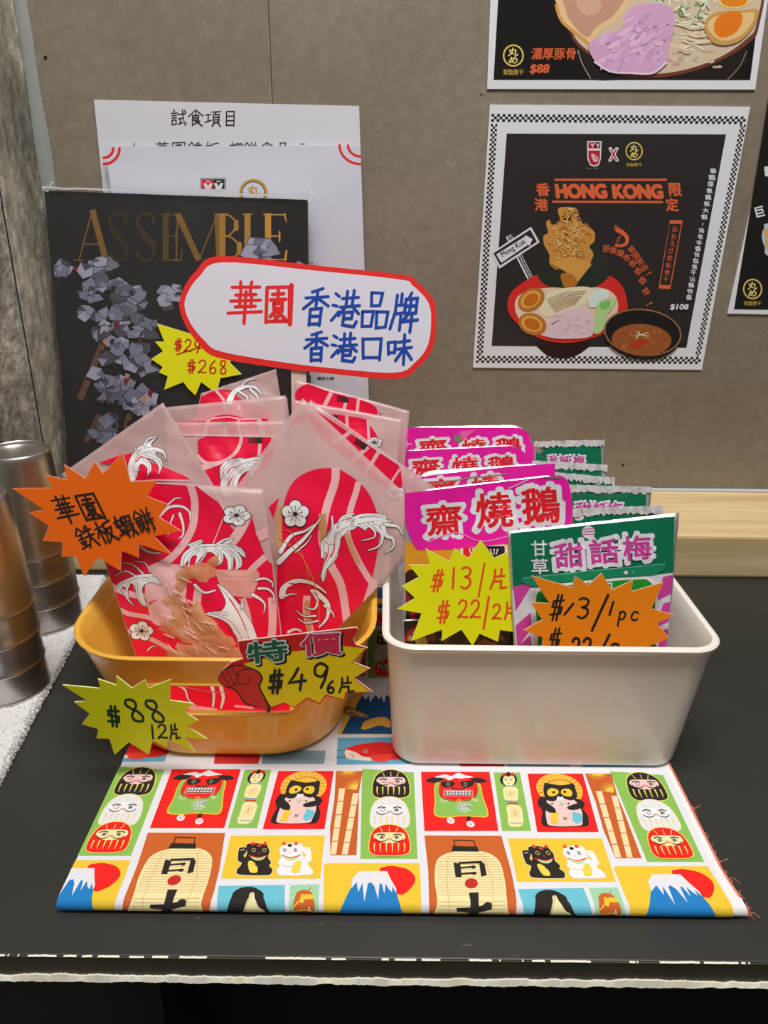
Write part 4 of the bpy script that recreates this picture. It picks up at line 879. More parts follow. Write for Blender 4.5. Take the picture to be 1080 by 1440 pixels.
# upper poster, its top beyond the frame
p = poster([(700, -280), (1120, -282), (1062, 126), (685, 125)], 'ramen poster of a big bowl with pink meat slices priced $88, above the square poster')
A = Art(pw1, (680, 0, 2.7))
A.poly([(95, -700), (1140, -705), (1012, 304), (38, 303)], S(20, 18, 17))
A.blob([(356, 180), (380, 240), (410, 300), (560, 302), (800, 302), (930, 300), (970, 260), (1000, 190), (900, -200), (400, -200)], S(34, 28, 26)); A.stroke([(358, 190), (374, 240), (406, 298)], 3, S(170, 160, 160), sm=True); A.stroke([(926, 302), (970, 255), (998, 196)], 3, S(150, 130, 120), sm=True)
A.blob([(300, -60), (330, 130), (400, 210), (500, 280), (620, 296), (760, 280), (900, 230), (1010, 160), (1045, 100), (1060, -100), (900, -300), (500, -300)], S(110, 58, 44)); A.blob([(306, -60), (336, 120), (404, 200), (500, 268), (620, 282), (760, 266), (900, 216), (1000, 146), (1036, 90), (1050, -100), (900, -290), (500, -290)], S(206, 186, 160))
for k in range(60):
    x, y = rg.uniform(700, 880), rg.uniform(60, 190); a = rg.choice([0.1, .3, -.2]); A.stroke([(x, y), (x + 30, y + 14 * math.sin(a * 8)), (x + 70, y + 6)], 8, rg.choice([S(222, 202, 172), S(196, 174, 140), S(232, 214, 186)]), sm=True)
for k in range(30): x, y = rg.uniform(700, 900), rg.uniform(190, 260); A.ell(x, y, rg.uniform(4, 16), rg.uniform(3, 8), rg.choice([S(200, 178, 156), S(214, 198, 176), S(188, 162, 138)]))
for k in range(40):
    x, y = rg.uniform(640, 880), rg.uniform(-40, 70); a = rg.uniform(0, 6); A.stroke([(x, y), (x + 20 * math.cos(a), y + 20 * math.sin(a)), (x + 34 * math.cos(a + 1), y + 34 * math.sin(a + 1))], 7, rg.choice([S(196, 208, 180), S(222, 226, 206), S(120, 150, 96), S(230, 226, 210)]), sm=True)
A.blob([(272, -60), (280, 20), (300, 80), (340, 120), (400, 160), (440, 120), (520, 60), (560, -60)], S(226, 190, 140)); A.blob([(300, -60), (310, 30), (330, 80), (390, 140), (430, 100), (500, 50), (540, -60)], S(192, 146, 124))
A.stroke([(276, 20), (300, 84), (380, 150), (410, 180)], 12, S(206, 150, 84), sm=True); A.blob([(350, 0), (400, -20), (450, 20), (420, 60), (370, 50)], S(206, 164, 140))
A.blob([(398, 170), (440, 140), (520, 110), (540, 50), (590, 20), (660, 14), (716, 40), (722, 100), (700, 180), (696, 230), (640, 276), (560, 276), (480, 270), (420, 230)], S(206, 160, 196))
for k in range(90):
    x, y = rg.uniform(450, 680), rg.uniform(60, 260)
    if x < 520 and y < 140: continue
    A.ell(x, y, rg.uniform(8, 34), rg.uniform(3, 11), rg.choice([S(214, 172, 206), S(198, 150, 188), S(210, 164, 200), S(220, 182, 210)]), rg.uniform(-70, -20), 12)
A.stroke([(420, 236), (480, 272), (560, 278), (640, 278), (694, 236)], 7, S(232, 206, 220), sm=True)
for k in range(9): A.ell(rg.uniform(560, 700), rg.uniform(60, 240), 2.5, 2.5, S(90, 60, 90), n=8)
A.blob([(838, 110), (850, 66), (900, 44), (980, 40), (1040, 38), (1030, 90), (980, 150), (920, 172), (866, 160)], S(196, 150, 84)); A.blob([(850, 112), (860, 74), (910, 56), (980, 50), (1026, 50), (1010, 100), (960, 144), (900, 154)], S(226, 190, 130)); A.blob([(874, 90), (900, 56), (960, 44), (982, 70), (960, 120), (910, 144), (880, 130)], S(228, 120, 26))
A.ell(950, 4, 62, 30, S(232, 196, 120)); A.ell(950, 2, 50, 24, S(230, 130, 30))
logo(A, 113, 211, 40, uw=78, uh=22, uy=274); A.text('濃厚豚骨', 266, 204, 168, 44, OR, sh=.08, bold=.02); A.text('$88', 213, 263, 70, 36, OR, sh=.2, bold=.05)
A.build('artwork', M['paper'], p)
# poster at the right edge
p = poster([(1092, 128), (1290, 128), (1245, 446), (1023, 441)], 'black ramen poster with white rim, cut off by the right side of the picture')
A = Art(pw1, (1000, 120, 4.235))
A.poly([(345, 60), (1180, 60), (1020, 1344), (136, 1334)], S(24, 22, 20)); A.text('1', 334, 512, 22, 50, WH, bold=.05, rot=-6)
A.text('巨', 290, 752, 50, 58, WH, bold=.04, rot=-14); logo(A, 247, 1213, 58, uw=104, uh=26, uy=1298)
A.blob([(302, 900), (316, 850), (350, 820), (700, 800), (760, 900), (700, 1010), (360, 1020), (318, 960)], S(176, 200, 214)); A.blob([(320, 900), (340, 850), (700, 820), (740, 900), (690, 980), (360, 990)], S(206, 170, 120)); 
for k in range(40): x, y = rg.uniform(370, 690), rg.uniform(850, 970); A.stroke([(x, y), (x + rg.uniform(-40, 40), y + rg.uniform(-10, 10))], 8, rg.choice([S(226, 200, 150), S(180, 110, 60), S(140, 170, 90)]))
A.build('artwork', M['paper'], p)

# ------------------------------------------------------------------ sheets of paper and the wallet with a printed menu
t = thing('handwritten_notice', 'white paper with black handwritten tasting list, on the wall behind the menu wallet', 'notice', (-.15, WY, .93))
pn = Plane(WY - .002, 0); uv = [pn.loc(*p_) for p_ in [(132, 140), (505, 149), (514, 420), (160, 420)]]
slab('sheet', pn, uv, .0006, M['paper'], t, cols=(.82, .82, .87, 1)); A = Art(pn, (120, 130, 2.7))
A.hand('試食項目', 452, 97, 262, 62, DK, 4.6, rot=1)
A.hand('1', 186, 206, 12, 30, DK, 4); A.hand('華園鉄板', 386, 214, 250, 54, DK, 4); A.hand('蝦餅', 600, 214, 110, 50, DK, 4); A.hand('食品', 720, 212, 120, 46, DK, 4); A.hand('-', 824, 196, 20, 10, DK, 4)
A.build('handwriting', M['card'], t)
t = thing('menu_wallet', 'clear upright wallet with white menu sheet and red corner arcs, behind the magazine', 'menu holder', (-.15, .80, .7975))
pm = Plane(.809, .6, .7975); c4 = [(147, 206), (507, 205), (523, 640), (215, 640)]
uv = [pm.loc(*p_) for p_ in c4]; lo = 0.001; uv[2] = (uv[2][0], lo); uv[3] = (uv[3][0], lo)
slab('menu_sheet', pm, uv, .0005, M['paper'], t, cols=S(210, 211, 232))
uw = [(uv[0][0] - .003, uv[0][1] + .003), (uv[1][0] + .004, uv[1][1] + .003), (uv[2][0] + .004, 0), (uv[3][0] - .003, 0)]
slab('clear_cover', pm, uw, .0005, M['clear'], t, h0=.0016)
A = Art(pm, (120, 130, 2.7))
def flush(name):
    A.build(name, M['card'], t); A.pr = []
for r_ in (36, 60): A.stroke([(70 + r_ * math.sin(a), 212 + r_ * math.cos(a)) for a in [math.pi / 2 * k / 8 for k in range(9)]], 10, RED); flush('corner_arc'); A.stroke([(1046 - r_ * 1.35 * math.sin(a), 200 + r_ * 1.2 * math.cos(a)) for a in [math.pi / 2 * k / 8 for k in range(9)]], 9, RED); flush('corner_arc')
A.rect(436, 324, 534, 366, S(150, 150, 156)); A.rect(442, 330, 486, 366, S(196, 30, 44)); A.rect(486, 330, 528, 366, DK)
for x in (466, 506): A.poly([(x - 18, 344), (x - 7, 344), (x, 356), (x + 7, 344), (x + 18, 344), (x + 8, 372), (x - 8, 372)], WH); A.rect(x - 8, 336, x + 8, 340, WH)
flush('bird_logo')
A.ring(638, 382, 54, 54, 9, S(190, 150, 60)); A.ring(638, 382, 45, 45, 3, DK); A.text('丸', 638, 372, 50, 40, S(200, 150, 50), bold=.02); flush('round_logo')
A.cr = (380, 220, 4.235); A.text('鐵板大蝦', 330, 1322, 100, 20, DK, bold=.02); A.rect(228, 1304, 242, 1372, DK); A.text('時價', 245, 636, 28, 14, S(110, 110, 115)); A.text('1', 279, 636, 3, 16, S(110, 110, 115))
A.build('menu_print', M['card'], t)

# ------------------------------------------------------------------ magazine in a clear sleeve
LB = math.degrees(math.atan2(.052, .32)); pb = Plane(.742, LB, .7985)
bc = [pb.loc(*p_) for p_ in [(62, 268), (432, 281), (447, 640), (135, 690)]]
b_h = bc[0][1]; wdt = bc[1][0] - bc[0][0]; bl = (bc[0][0] + .0, 0.0)
cov = [(bc[0][0], bc[0][1]), (bc[1][0], bc[1][1]), (bc[1][0] - .001, 0), (bc[0][0] + .001, 0)]
t = thing('magazine', 'black glossy magazine with a gold serif title in a clear sleeve, leaning at left', 'magazine', (sum(c[0] for c in cov) / 4, .745, .7978))
slab('cover', pb, cov, .0006, M['gloss'], t, cols=S(24, 22, 24))
slab('page_block', pb, [(a * 1 + (.0006 if i in (0, 3) else -.0008), max(.0002, b - .0008 if i < 2 else b + .0002)) for i, (a, b) in enumerate(cov)], .007, plain('page_edges', S(214, 212, 206), .8), t, h0=-.0006)
slab('back_cover', pb, cov, .0006, M['gloss'], t, h0=-.0078, cols=S(24, 22, 24))
slv = [(cov[0][0] - .003, cov[0][1] + .006), (cov[1][0] + .007, cov[1][1] + .004), (cov[2][0] + .007, 0), (cov[3][0] - .003, 0)]
slab('clear_sleeve', pb, slv, .0003, M['clear'], t, h0=.0026)
A = Art(pb, (50, 250, 3.692)); PLN = [S(132, 134, 154), S(108, 110, 128), S(152, 154, 172), S(90, 90, 106), S(120, 120, 140), S(70, 70, 82)]
# title, thick and thin strokes with serifs
A.cr = (0, 100, 2.0)
g = lambda t_: S(38 + 160 * t_, 34 + 108 * t_, 18 + 34 * t_)
def title(x, kind, w_, t_):
    y0, y1 = 402, 532; c = g(t_); th, tn = 17, 3.4; sf = lambda a, y, h=14: A.stroke([(a - h, y), (a + h, y)], 3, c, cap=False)
    if kind == 'A': A.stroke([(x + w_ * .45, y0 - 10), (x, y1)], tn, c); A.stroke([(x + w_ * .45, y0 - 12), (x + w_ * .9, y1)], th, c, cap=False); A.stroke([(x + w_ * .16, y0 + 85), (x + w_ * .72, y0 + 85)], tn, c); sf(x, y1); sf(x + w_ * .9, y1)
    if kind == 'S': A.stroke([(x + w_ * .85, y0 + 26), (x + w_ * .75, y0 + 4), (x + w_ * .4, y0), (x + w_ * .12, y0 + 24), (x + w_ * .45, y0 + 60), (x + w_ * .85, y0 + 92), (x + w_ * .75, y1 - 8), (x + w_ * .4, y1), (x + w_ * .1, y1 - 24)], 9, c, sm=True); A.stroke([(x + w_ * .22, y0 + 40), (x + w_ * .74, y0 + 84)], th, c)
    if kind in 'EBL':
        A.stroke([(x + 14, y0), (x + 14, y1)], th, c, cap=False); sf(x + 14, y0); sf(x + 14, y1)
    if kind == 'E': A.stroke([(x + 14, y0 + 2), (x + w_ - 6, y0 + 2)], tn, c); A.stroke([(x + w_ - 6, y0), (x + w_, y0 + 24)], 6, c, w1=2); A.stroke([(x + 14, y0 + 62), (x + w_ * .7, y0 + 62)], tn, c); A.stroke([(x + w_ * .7, y0 + 50), (x + w_ * .7, y0 + 76)], 5, c); A.stroke([(x + 14, y1 - 2), (x + w_, y1 - 2)], tn, c); A.stroke([(x + w_, y1 - 26), (x + w_ - 4, y1)], 6, c)
    if kind == 'L': A.stroke([(x + 14, y1 - 2), (x + w_, y1 - 2)], tn, c); A.stroke([(x + w_, y1 - 26), (x + w_ - 4, y1)], 6, c)
    if kind == 'B': A.stroke([(x + 14, y0 + 2), (x + w_ * .5, y0 + 4), (x + w_ * .82, y0 + 30), (x + w_ * .5, y0 + 60), (x + 14, y0 + 62)], 5, c, sm=True); A.stroke([(x + 14, y0 + 62), (x + w_ * .6, y0 + 66), (x + w_ * .95, y0 + 96), (x + w_ * .6, y1 - 2), (x + 14, y1 - 2)], 5, c, sm=True); A.stroke([(x + w_ * .8, y0 + 22), (x + w_ * .8, y0 + 42)], 13, c); A.stroke([(x + w_ * .93, y0 + 84), (x + w_ * .93, y0 + 110)], 14, c)
    if kind == 'M': A.stroke([(x, y0), (x - 4, y1)], tn, c); A.stroke([(x, y0), (x + w_ * .46, y1)], th, c, cap=False); A.stroke([(x + w_ * .46, y1), (x + w_ * .86, y0)], tn, c); A.stroke([(x + w_ * .86, y0), (x + w_ * .9, y1)], th, c, cap=False); sf(x, y0, 9); sf(x - 4, y1, 10); sf(x + w_ * .88, y0, 10); sf(x + w_ * .9, y1)
for x, k_, w_, tt in [(222, 'A', 84, .5), (300, 'S', 66, .05), (378, 'S', 66, .1), (452, 'E', 60, .25), (500, 'M', 130, .5), (612, 'B', 66, .75), (682, 'L', 58, .8), (740, 'E', 66, .95)]:
    title(x, k_, w_, tt)
A.build('title', M['gloss'], t)
# a plain heap of angular grey plates with brown struts in place of the pictured figure
A = Art(pb, (50, 250, 3.692)); rg2 = random.Random(21)
for (x0, y0, x1, y1, w_) in [(350, 860, 230, 1150, 34), (330, 1230, 262, 1370, 26), (215, 590, 290, 655, 12), (500, 1180, 470, 1300, 30), (205, 470, 250, 500, 22)]:
    A.stroke([(x0, y0), (x1, y1)], w_, S(96, 66, 50) if y0 != 470 else S(130, 30, 36), cap=False)
for (cx_, cy_, sp, n_, sz) in [(140, 480, 34, 3, 52), (320, 500, 60, 8, 62), (470, 620, 60, 10, 60), (300, 660, 60, 6, 52), (340, 790, 30, 4, 46), (440, 740, 44, 6, 60), (400, 900, 40, 6, 56), (560, 930, 50, 7, 70), (340, 1060, 38, 6, 62), (430, 1110, 50, 8, 60), (560, 1150, 60, 9, 62), (350, 1300, 40, 6, 70), (560, 780, 50, 6, 50), (1180, 420, 70, 6, 80), (1330, 560, 60, 5, 80), (700, 620, 40, 4, 50)]:
    for k in range(n_ + 2):
        sp_, sz = (sp, sz); x, y = cx_ + rg2.uniform(-sp, sp) * 1.15, cy_ + rg2.uniform(-sp, sp) * 1.2; n2 = rg2.choice([4, 5, 5, 6]); a0 = rg2.uniform(0, 6)
        pts = [(x + sz * rg2.uniform(.5, 1) * math.cos(a0 + q * 2 * math.pi / n2), y + sz * rg2.uniform(.35, .9) * math.sin(a0 + q * 2 * math.pi / n2)) for q in range(n2)]
        c = rg2.choice(PLN); A.poly([(x + (a - x) * 1.07, y + (b - y) * 1.07) for a, b in pts], S(34, 34, 42)); A.poly(pts, c)
        A.poly([pts[0], pts[1], (x, y)], rg2.choice(PLN))
for k in range(24):
    x, y = rg2.uniform(300, 620), rg2.uniform(560, 1300); A.poly([(x, y), (x + rg2.uniform(10, 30), y + rg2.uniform(-10, 10)), (x + rg2.uniform(5, 25), y + rg2.uniform(16, 44)), (x - 6, y + 20)], rg2.choice([S(38, 32, 36), S(110, 30, 40), S(80, 56, 40), S(50, 44, 90), S(30, 28, 32), S(170, 130, 100)]))
A.build('cover_picture', M['gloss'], t, clip=[(pb.P(cov[0][0] + .003, 0), (-1, 0, 0)), (pb.P(cov[1][0] - .003, 0), (1, 0, 0)), (pb.P(0, .001), (0, 0, -1)), (pb.P(0, cov[0][1] - .004), (0, 0, 1))])
# white strip for the page border line, and sleeve creases painted bright
V, F = [], []
rg3 = random.Random(2)
tube([pb.P(cov[0][0] + (cov[1][0] - cov[0][0]) * k / 30, cov[0][1] + (cov[1][1] - cov[0][1]) * k / 30 + .0022 + rg3.uniform(-.0004, .0004), .0034) for k in range(31)], .0011, V, F, 4)
for k in range(10):
    u = rg3.choice([cov[0][0], cov[1][0] + .004]) + rg3.uniform(-.004, .008); v = cov[0][1] + rg3.uniform(-.006, .006) - (.006 if u > -.2 else 0)
    tube([pb.P(u, v, .0035), pb.P(u + rg3.uniform(-.006, .006), v + rg3.uniform(-.008, .006), .0035)], .0005, V, F, 4)
mesh('page_line_and_crease', V, F, plain('white_line', (.92, .93, .93, 1), .2, Alpha=.9), t)

# ------------------------------------------------------------------ pill-shaped sign on a stick
ps = Plane(.570, 12, T); t = thing('shop_sign', 'white pill-shaped sign with red rim and handwritten Chinese, on a stick above the snack bags', 'sign', (-.06, .585, BZ))
A = Art(ps, (230, 340, 2.7))
outl = crom([(212, 54), (560, 88), (905, 125), (960, 150), (1022, 215), (1035, 285), (1024, 400), (965, 478), (885, 521), (640, 502), (430, 478), (205, 440), (140, 395), (86, 322), (60, 245), (76, 178), (122, 112)], True, 5)
cx_, cy_ = 548, 288; inn = crom([(222, 78), (560, 108), (895, 143), (945, 166), (1000, 222), (1016, 285), (1004, 390), (955, 458), (880, 497), (640, 480), (430, 454), (216, 416), (156, 376), (104, 312), (80, 245), (94, 190), (138, 130)], True, 5)
slab('board', ps, [A.t(q) for q in outl], .0016, M['card'], t, cols=S(228, 38, 34))
A.poly(inn, S(214, 212, 224))
RD2, BL2 = S(222, 36, 36), S(18, 66, 160)
A.hand('華', 310, 230, 142, 160, RD2, 13, rot=3); A.hand('園', 434, 238, 116, 150, RD2, 14, rot=2); A.stroke([(486, 165), (480, 312)], 18, RD2)
A.hand('香港品牌', 748, 256, 450, 148, BL2, 12, rot=3.5, sh=.05); A.hand('香港口味', 738, 402, 420, 116, BL2, 12, rot=2)
A.build('lettering', M['card'], t)
u0, v0 = ps.loc(409, 522); u1, _ = ps.loc(430, 522)
slab('stick', ps, [(u0, .012), (u1, .012), (u1, v0 + .02), (u0, v0 + .02)], .0022, M['stick'], t, h0=-.0018)

# ------------------------------------------------------------------ steel tumblers, stacked upside down on a towel
def lathe(prof, c, mat, name, parent, n=48):
    V, F = [], []; m = len(prof)
    for r_, z in prof:
        for k in range(n): a = 2 * math.pi * k / n; V.append((c[0] + r_ * math.cos(a), c[1] + r_ * math.sin(a), c[2] + z))
    for i in range(m - 1):
        for k in range(n): a, b = i * n + k, i * n + (k + 1) % n; F.append((a, b, b + n, a + n))
    F.append(tuple((m - 1) * n + k for k in range(n)))
    o = mesh(name, V, F, mat, parent, base=c if parent is None else None, smooth=True); recalc(o); sharp(o, 50); return o
TW = T + .0052
def tumbler(c, label, grp, H=.0895):
    t = thing('steel_tumbler', label, 'cup', c, grp)
    # upside down: the open rim is at z = 0 and flares out, the base disc on top
    pr = [(.0285, 0), (.0291, .0006), (.0292, .0014), (.0288, .0022), (.0285, .0034), (.0284, .010), (.0280, .022), (.0274, .036), (.0264, .056), (.0252, H - .006), (.0249, H - .0028), (.0243, H - .0008), (.0236, H), (.0230, H - .0006), (.0226, H - .0022), (.0225, H - .0026)]
    inner = [(.0222, H - .0034), (.0244, H - .0064), (.0257, .056), (.0268, .036), (.0275, .022), (.0280, .010), (.0281, .0004)]
    pr = [(r_ * 1.065, z) for r_, z in pr]; inner = [(r_ * 1.065, z) for r_, z in inner]
    lathe(pr, c, M['steel'], 'body', t); lathe(inner[::-1], c, M['steel'], 'inner_wall', t)
    return t
for (cx_, cy_, nm, grp, n_) in ((-.3035, .590, 'back', 'tumblers in the rear stack', 4), (-.2925, .490, 'front', 'tumblers in the front stack', 4)):
    for k in range(n_):
        pos = ['bottom one', 'second from the bottom', 'third from the bottom', 'top one'][k]
        tumbler((cx_, cy_, TW + .0236 * k), f"upside-down brushed steel tumbler, {pos} of the {'rear' if nm == 'back' else 'front'} stack", grp)
# terry towel
tp = [(-.342, .30), (-.300, .318), (-.2504, .3864), (-.2585, .47), (-.2682, .5811), (-.272, .62), (-.278, .672), (-.342, .672)]
t = thing('terry_towel', 'white terry towel laid flat under the steel tumblers at left', 'towel', (-.30, .5, T))
bmx = bmesh.new(); rt = random.Random(9)
def edge(y):
    pts = [(.30, -.315), (.318, -.300), (.3864, -.2504), (.47, -.2590), (.5811, -.2682), (.62, -.272), (.68, -.280)]
    pts = [(.27, -.325), (.33, -.275)] + pts[2:]
    for (a, xa), (b, xb) in zip(pts, pts[1:]):
        if a <= y <= b: return xa + (xb - xa) * (y - a) / (b - a)
    return pts[-1][1]
NXT, NYT = 70, 330; V, F = [], []
for side in (0, 1):
    for j in range(NYT + 1):
        y = .272 + (.676 - .272) * j / NYT; xe = edge(y)
        for i in range(NXT + 1):
            f_ = i / NXT; x = -.3425 + (xe + .3425) * f_; jit = .0008 if 0 < i else 0
            z = T + .0002 if side else T + .0052 - (.0035 * max(0, (f_ - .93) / .07) ** 2) + rt.uniform(-.0006, .0006)
            V.append((x + rt.uniform(-jit, jit) * (1 if i == NXT else .5), y + rt.uniform(-.0003, .0003), z))
W_ = NXT + 1; N_ = W_ * (NYT + 1)
for j in range(NYT):
    for i in range(NXT): k = j * W_ + i; F.append((k, k + 1, k + 1 + W_, k + W_))
    k = j * W_ + NXT; F.append((k + W_, k, N_ + k, N_ + k + W_))
for i in range(NXT): F.append((N_ + i, N_ + i + 1, i + 1, i))
mesh('towel_body', V, F, M['terry'], t, smooth=False)
V, F = [], []
for k in range(2600):                            # terry loops along the edge and over the top
    y = .275 + .4 * rt.random(); xe = edge(y); x = xe - abs(rt.gauss(0, .0016)) if k % 3 else rt.uniform(-.34, xe); z = T + (.0046 if x < xe - .003 else rt.uniform(.001, .0045))
    a = rt.uniform(0, 6.3); d = .0011; up = .0013
    tube([(x - d * math.cos(a), y - d * math.sin(a), z), (x, y, z + up), (x + d * math.cos(a), y + d * math.sin(a), z)], .00042, V, F, 3)
mesh('terry_loops', V, F, M['terry'], t, kind='stuff')

# ------------------------------------------------------------------ red and white snack bags in the orange basket
b1, b4, b5, b6, b7, b8 = (0, 580, 4.5), (50, 250, 3.692), (180, 560, 4.5), (360, 520, 4.154), (130, 700, 4.0), (360, 680, 4.154)
a7 = (230, 340, 2.7)
BR_ = S(216, 4, 56, .72); BPK = S(228, 166, 168, .72); BW = S(226, 220, 224, .72)
def wave(A, strokes, o=4.2):
    """white spray drawn as tapering strokes with a black outline"""
    l0 = None
    for pts, w0, w1 in strokes:
        r_ = A.stroke(pts, w0 + o, DK, sm=True, w1=w1 + o, lv=l0)
        l0 = r_ if l0 is None else l0
    for pts, w0, w1 in strokes: A.stroke(pts, w0, BW, sm=True, w1=w1, lv=l0 + 2)
def body(A, pts, o=2.4):
    """filled white mass of a wave with a black outline"""
    q = crom(pts, True, 4); lv = A.stroke(q + q[:1], 2 * o, DK, cap=False); A.poly(q, BW, lv=lv + 1)
def flower(A, x, y, r, sq=1.0, a0=-1.57):
    P_ = [(x + r * .55 * math.cos(a0 + k * 1.2566), y + sq * r * .55 * math.sin(a0 + k * 1.2566)) for k in range(5)]
    for px_, py_ in P_: A.ell(px_, py_, r * .47, r * .47 * sq, DK, n=16)
    l0 = None
    for px_, py_ in P_: l0 = A.ell(px_, py_, r * .41, r * .41 * sq, BW, n=16, lv=l0) if l0 is None else A.ell(px_, py_, r * .41, r * .41 * sq, BW, n=16, lv=l0) or l0
    for k in range(5):
        a = a0 + k * 1.2566; A.stroke([(x, y), (x + r * .5 * math.cos(a), y + r * .5 * sq * math.sin(a))], 2.6, DK); A.ell(x + r * .5 * math.cos(a), y + r * .5 * sq * math.sin(a), 4, 4, DK, n=6)
        A.stroke([(x, y), (x + r * .36 * math.cos(a + .4), y + r * .36 * sq * math.sin(a + .4))], 1.8, DK)
BAGL = 16
def bag(y0, quad_px, label, H=.0055, seed=0, zmin=.7640, wr=.0006):
    pl = Plane(y0, BAGL, T); q = [pl.loc(*p_) for p_ in quad_px]
    vm = (zmin - T) / math.cos(math.radians(BAGL)); q = [(u, max(v, vm)) if v > vm + .07 else (min(-.050, max(-.160, u)), max(v, vm)) for u, v in q]
    c = sum(a[0] for a in q) / 4
    t = thing('snack_bag', label, 'snack bag', (c, y0, BZ + .003), 'red and white shrimp cracker bags')
    po = Pouch(pl, q, H, seal=.05, wr=wr, seed=seed, back=.5); po.body('film', M['film'], t, 30, 30)
    # flat heat seal strip along the top
    return t, po, Art(pl)
def fin(t, po, A, name='bag_print'): A.build_cut(name, M['filmprint'], t, po.F, po.lines(), base=.00035, quad=po.q)
def blk(A, pts, split=.6):
    A.poly(pts, S(110, 10, 30)); (x0, y0), (x1, y1), (x2, y2), (x3, y3) = pts; l = lambda p_, q_: (p_[0] + (q_[0] - p_[0]) * split, p_[1] + (q_[1] - p_[1]) * split)
    A.poly([l(pts[0], pts[1]), pts[1], pts[2], l(pts[3], pts[2])], S(52, 38, 40))

# front bag, opened below
t, po, A = bag(.432, [(222, 1040), (412, 1040), (371, 687), (107, 672)], 'front snack bag with shrimp crackers showing through a torn clear patch, behind orange price star', seed=1, H=.006)
A.at(b7)
A.blob([(-60, -90), (150, -100), (368, -100), (538, -89), (640, -24), (740, 60), (800, 180), (880, 80), (930, 220), (985, 350), (1040, 400), (1068, 560), (1075, 900), (1080, 1360), (330, 1360), (180, 840), (120, 640), (45, 370), (-20, 200)], BR_)
for pts, w_ in [([(545, -92), (572, 0), (575, 80), (560, 180), (500, 280), (430, 350), (330, 400)], 42), ([(742, 100), (680, 262)], 6), ([(700, -10), (740, 60), (760, 110)], 16), ([(880, 70), (850, 150), (800, 230), (740, 290)], 56), ([(975, 330), (930, 370), (880, 420)], 36), ([(70, 470), (150, 520), (240, 545), (330, 548)], 34), ([(100, 600), (200, 650), (300, 665), (400, 690)], 26), ([(140, 730), (260, 770), (380, 810), (500, 872)], 28), ([(610, 500), (600, 560), (596, 640)], 46), ([(850, 560), (880, 680), (886, 860)], 34), ([(1010, 560), (1014, 700), (1000, 860)], 44), ([(930, 220), (1000, 190), (1060, 200)], 60), ([(60, 760), (330, 1100), (700, 1200)], 30)]:
    A.stroke(pts, w_, BPK, sm=True, cap=False)
A.blob([(306, 500), (330, 420), (400, 380), (500, 372), (540, 430), (536, 560), (500, 690), (430, 716), (350, 700), (320, 620)], BPK)
A.poly([(690, 396), (930, 410), (942, 430), (930, 480), (900, 560), (760, 540), (720, 470)], S(214, 150, 140)); A.poly([(690, 396), (930, 408), (880, 436), (800, 440)], S(224, 164, 150))
A.stroke([(330, 590), (350, 574), (384, 562)], 12, BR_, w1=2); A.stroke([(360, 490), (540, 488)], 4, S(236, 190, 186)); A.stroke([(720, 446), (920, 456)], 4, S(232, 186, 170)); A.stroke([(126, 560), (160, 680), (190, 800)], 5, S(236, 170, 180)); A.stroke([(330, 400), (420, 366), (560, 372)], 4, S(232, 180, 176))
body(A, [(512, 372), (520, 330), (548, 290), (560, 262), (600, 250), (626, 234), (620, 262), (660, 266), (720, 258), (760, 240), (794, 226), (790, 240), (760, 262), (800, 264), (840, 280), (860, 310), (862, 334), (840, 320), (820, 300), (836, 340), (838, 380), (806, 400), (812, 370), (800, 330), (770, 300), (790, 340), (788, 390), (770, 400), (764, 350), (740, 310), (738, 350), (712, 376), (716, 340), (690, 310), (660, 300), (620, 330), (590, 366), (596, 320), (560, 330), (530, 370)])
body(A, [(345, 428), (396, 474), (330, 470), (290, 500), (300, 560), (314, 606), (272, 580), (250, 530), (230, 480), (206, 500), (206, 560), (238, 602), (196, 570), (190, 510), (170, 500), (160, 520), (168, 544), (142, 516), (150, 482), (200, 456), (230, 440), (260, 430)])
body(A, [(912, 790), (890, 700), (850, 650), (860, 600), (830, 590), (800, 600), (790, 540), (712, 478), (740, 530), (760, 580), (740, 620), (700, 624), (650, 640), (700, 660), (760, 680), (800, 740), (830, 796)])
wave(A, [([(512, 372), (530, 310), (600, 268), (700, 262), (800, 268), (850, 300), (862, 332)], 16, 5), ([(548, 262), (620, 236), (606, 268)], 10, 3), ([(700, 262), (750, 232), (794, 226)], 14, 5), ([(780, 280), (830, 330), (836, 380), (806, 398)], 18, 5), ([(700, 290), (736, 320), (730, 360), (706, 374)], 12, 4), ([(600, 290), (560, 330), (556, 376)], 14, 4), ([(740, 280), (790, 320), (790, 396)], 12, 4), ([(640, 280), (640, 320), (600, 366)], 12, 3)])
wave(A, [([(345, 430), (270, 436), (200, 462), (150, 486), (146, 520), (168, 540)], 18, 5), ([(250, 436), (190, 410), (128, 440)], 10, 3), ([(290, 420), (230, 372), (166, 366)], 10, 3), ([(334, 412), (306, 364), (252, 354)], 8, 3), ([(210, 480), (190, 540), (210, 580), (240, 602)], 12, 3), ([(256, 480), (256, 540), (280, 590), (314, 608)], 12, 3), ([(300, 450), (400, 480)], 14, 4)])
wave(A, [([(908, 790), (880, 700), (820, 600), (760, 520), (712, 480)], 44, 6), ([(840, 800), (790, 700), (730, 660), (650, 640)], 26, 5), ([(840, 620), (850, 580), (830, 560)], 16, 3), ([(760, 640), (720, 630), (680, 632)], 16, 3)])
for pts in ([(780, 560), (830, 640), (870, 740)], [(760, 700), (810, 760), (830, 790)]): A.stroke(pts, 7, BR_, sm=True, w1=2)
for pts in ([(590, 480), (640, 520), (700, 510)],): wave(A, [(pts, 20, 8)])
wave(A, [([(920, 460), (970, 452), (1010, 472), (1016, 500)], 14, 5), ([(936, 508), (990, 512), (1024, 550), (1016, 584)], 16, 5), ([(904, 540), (950, 570), (972, 600), (966, 640)], 18, 5)])
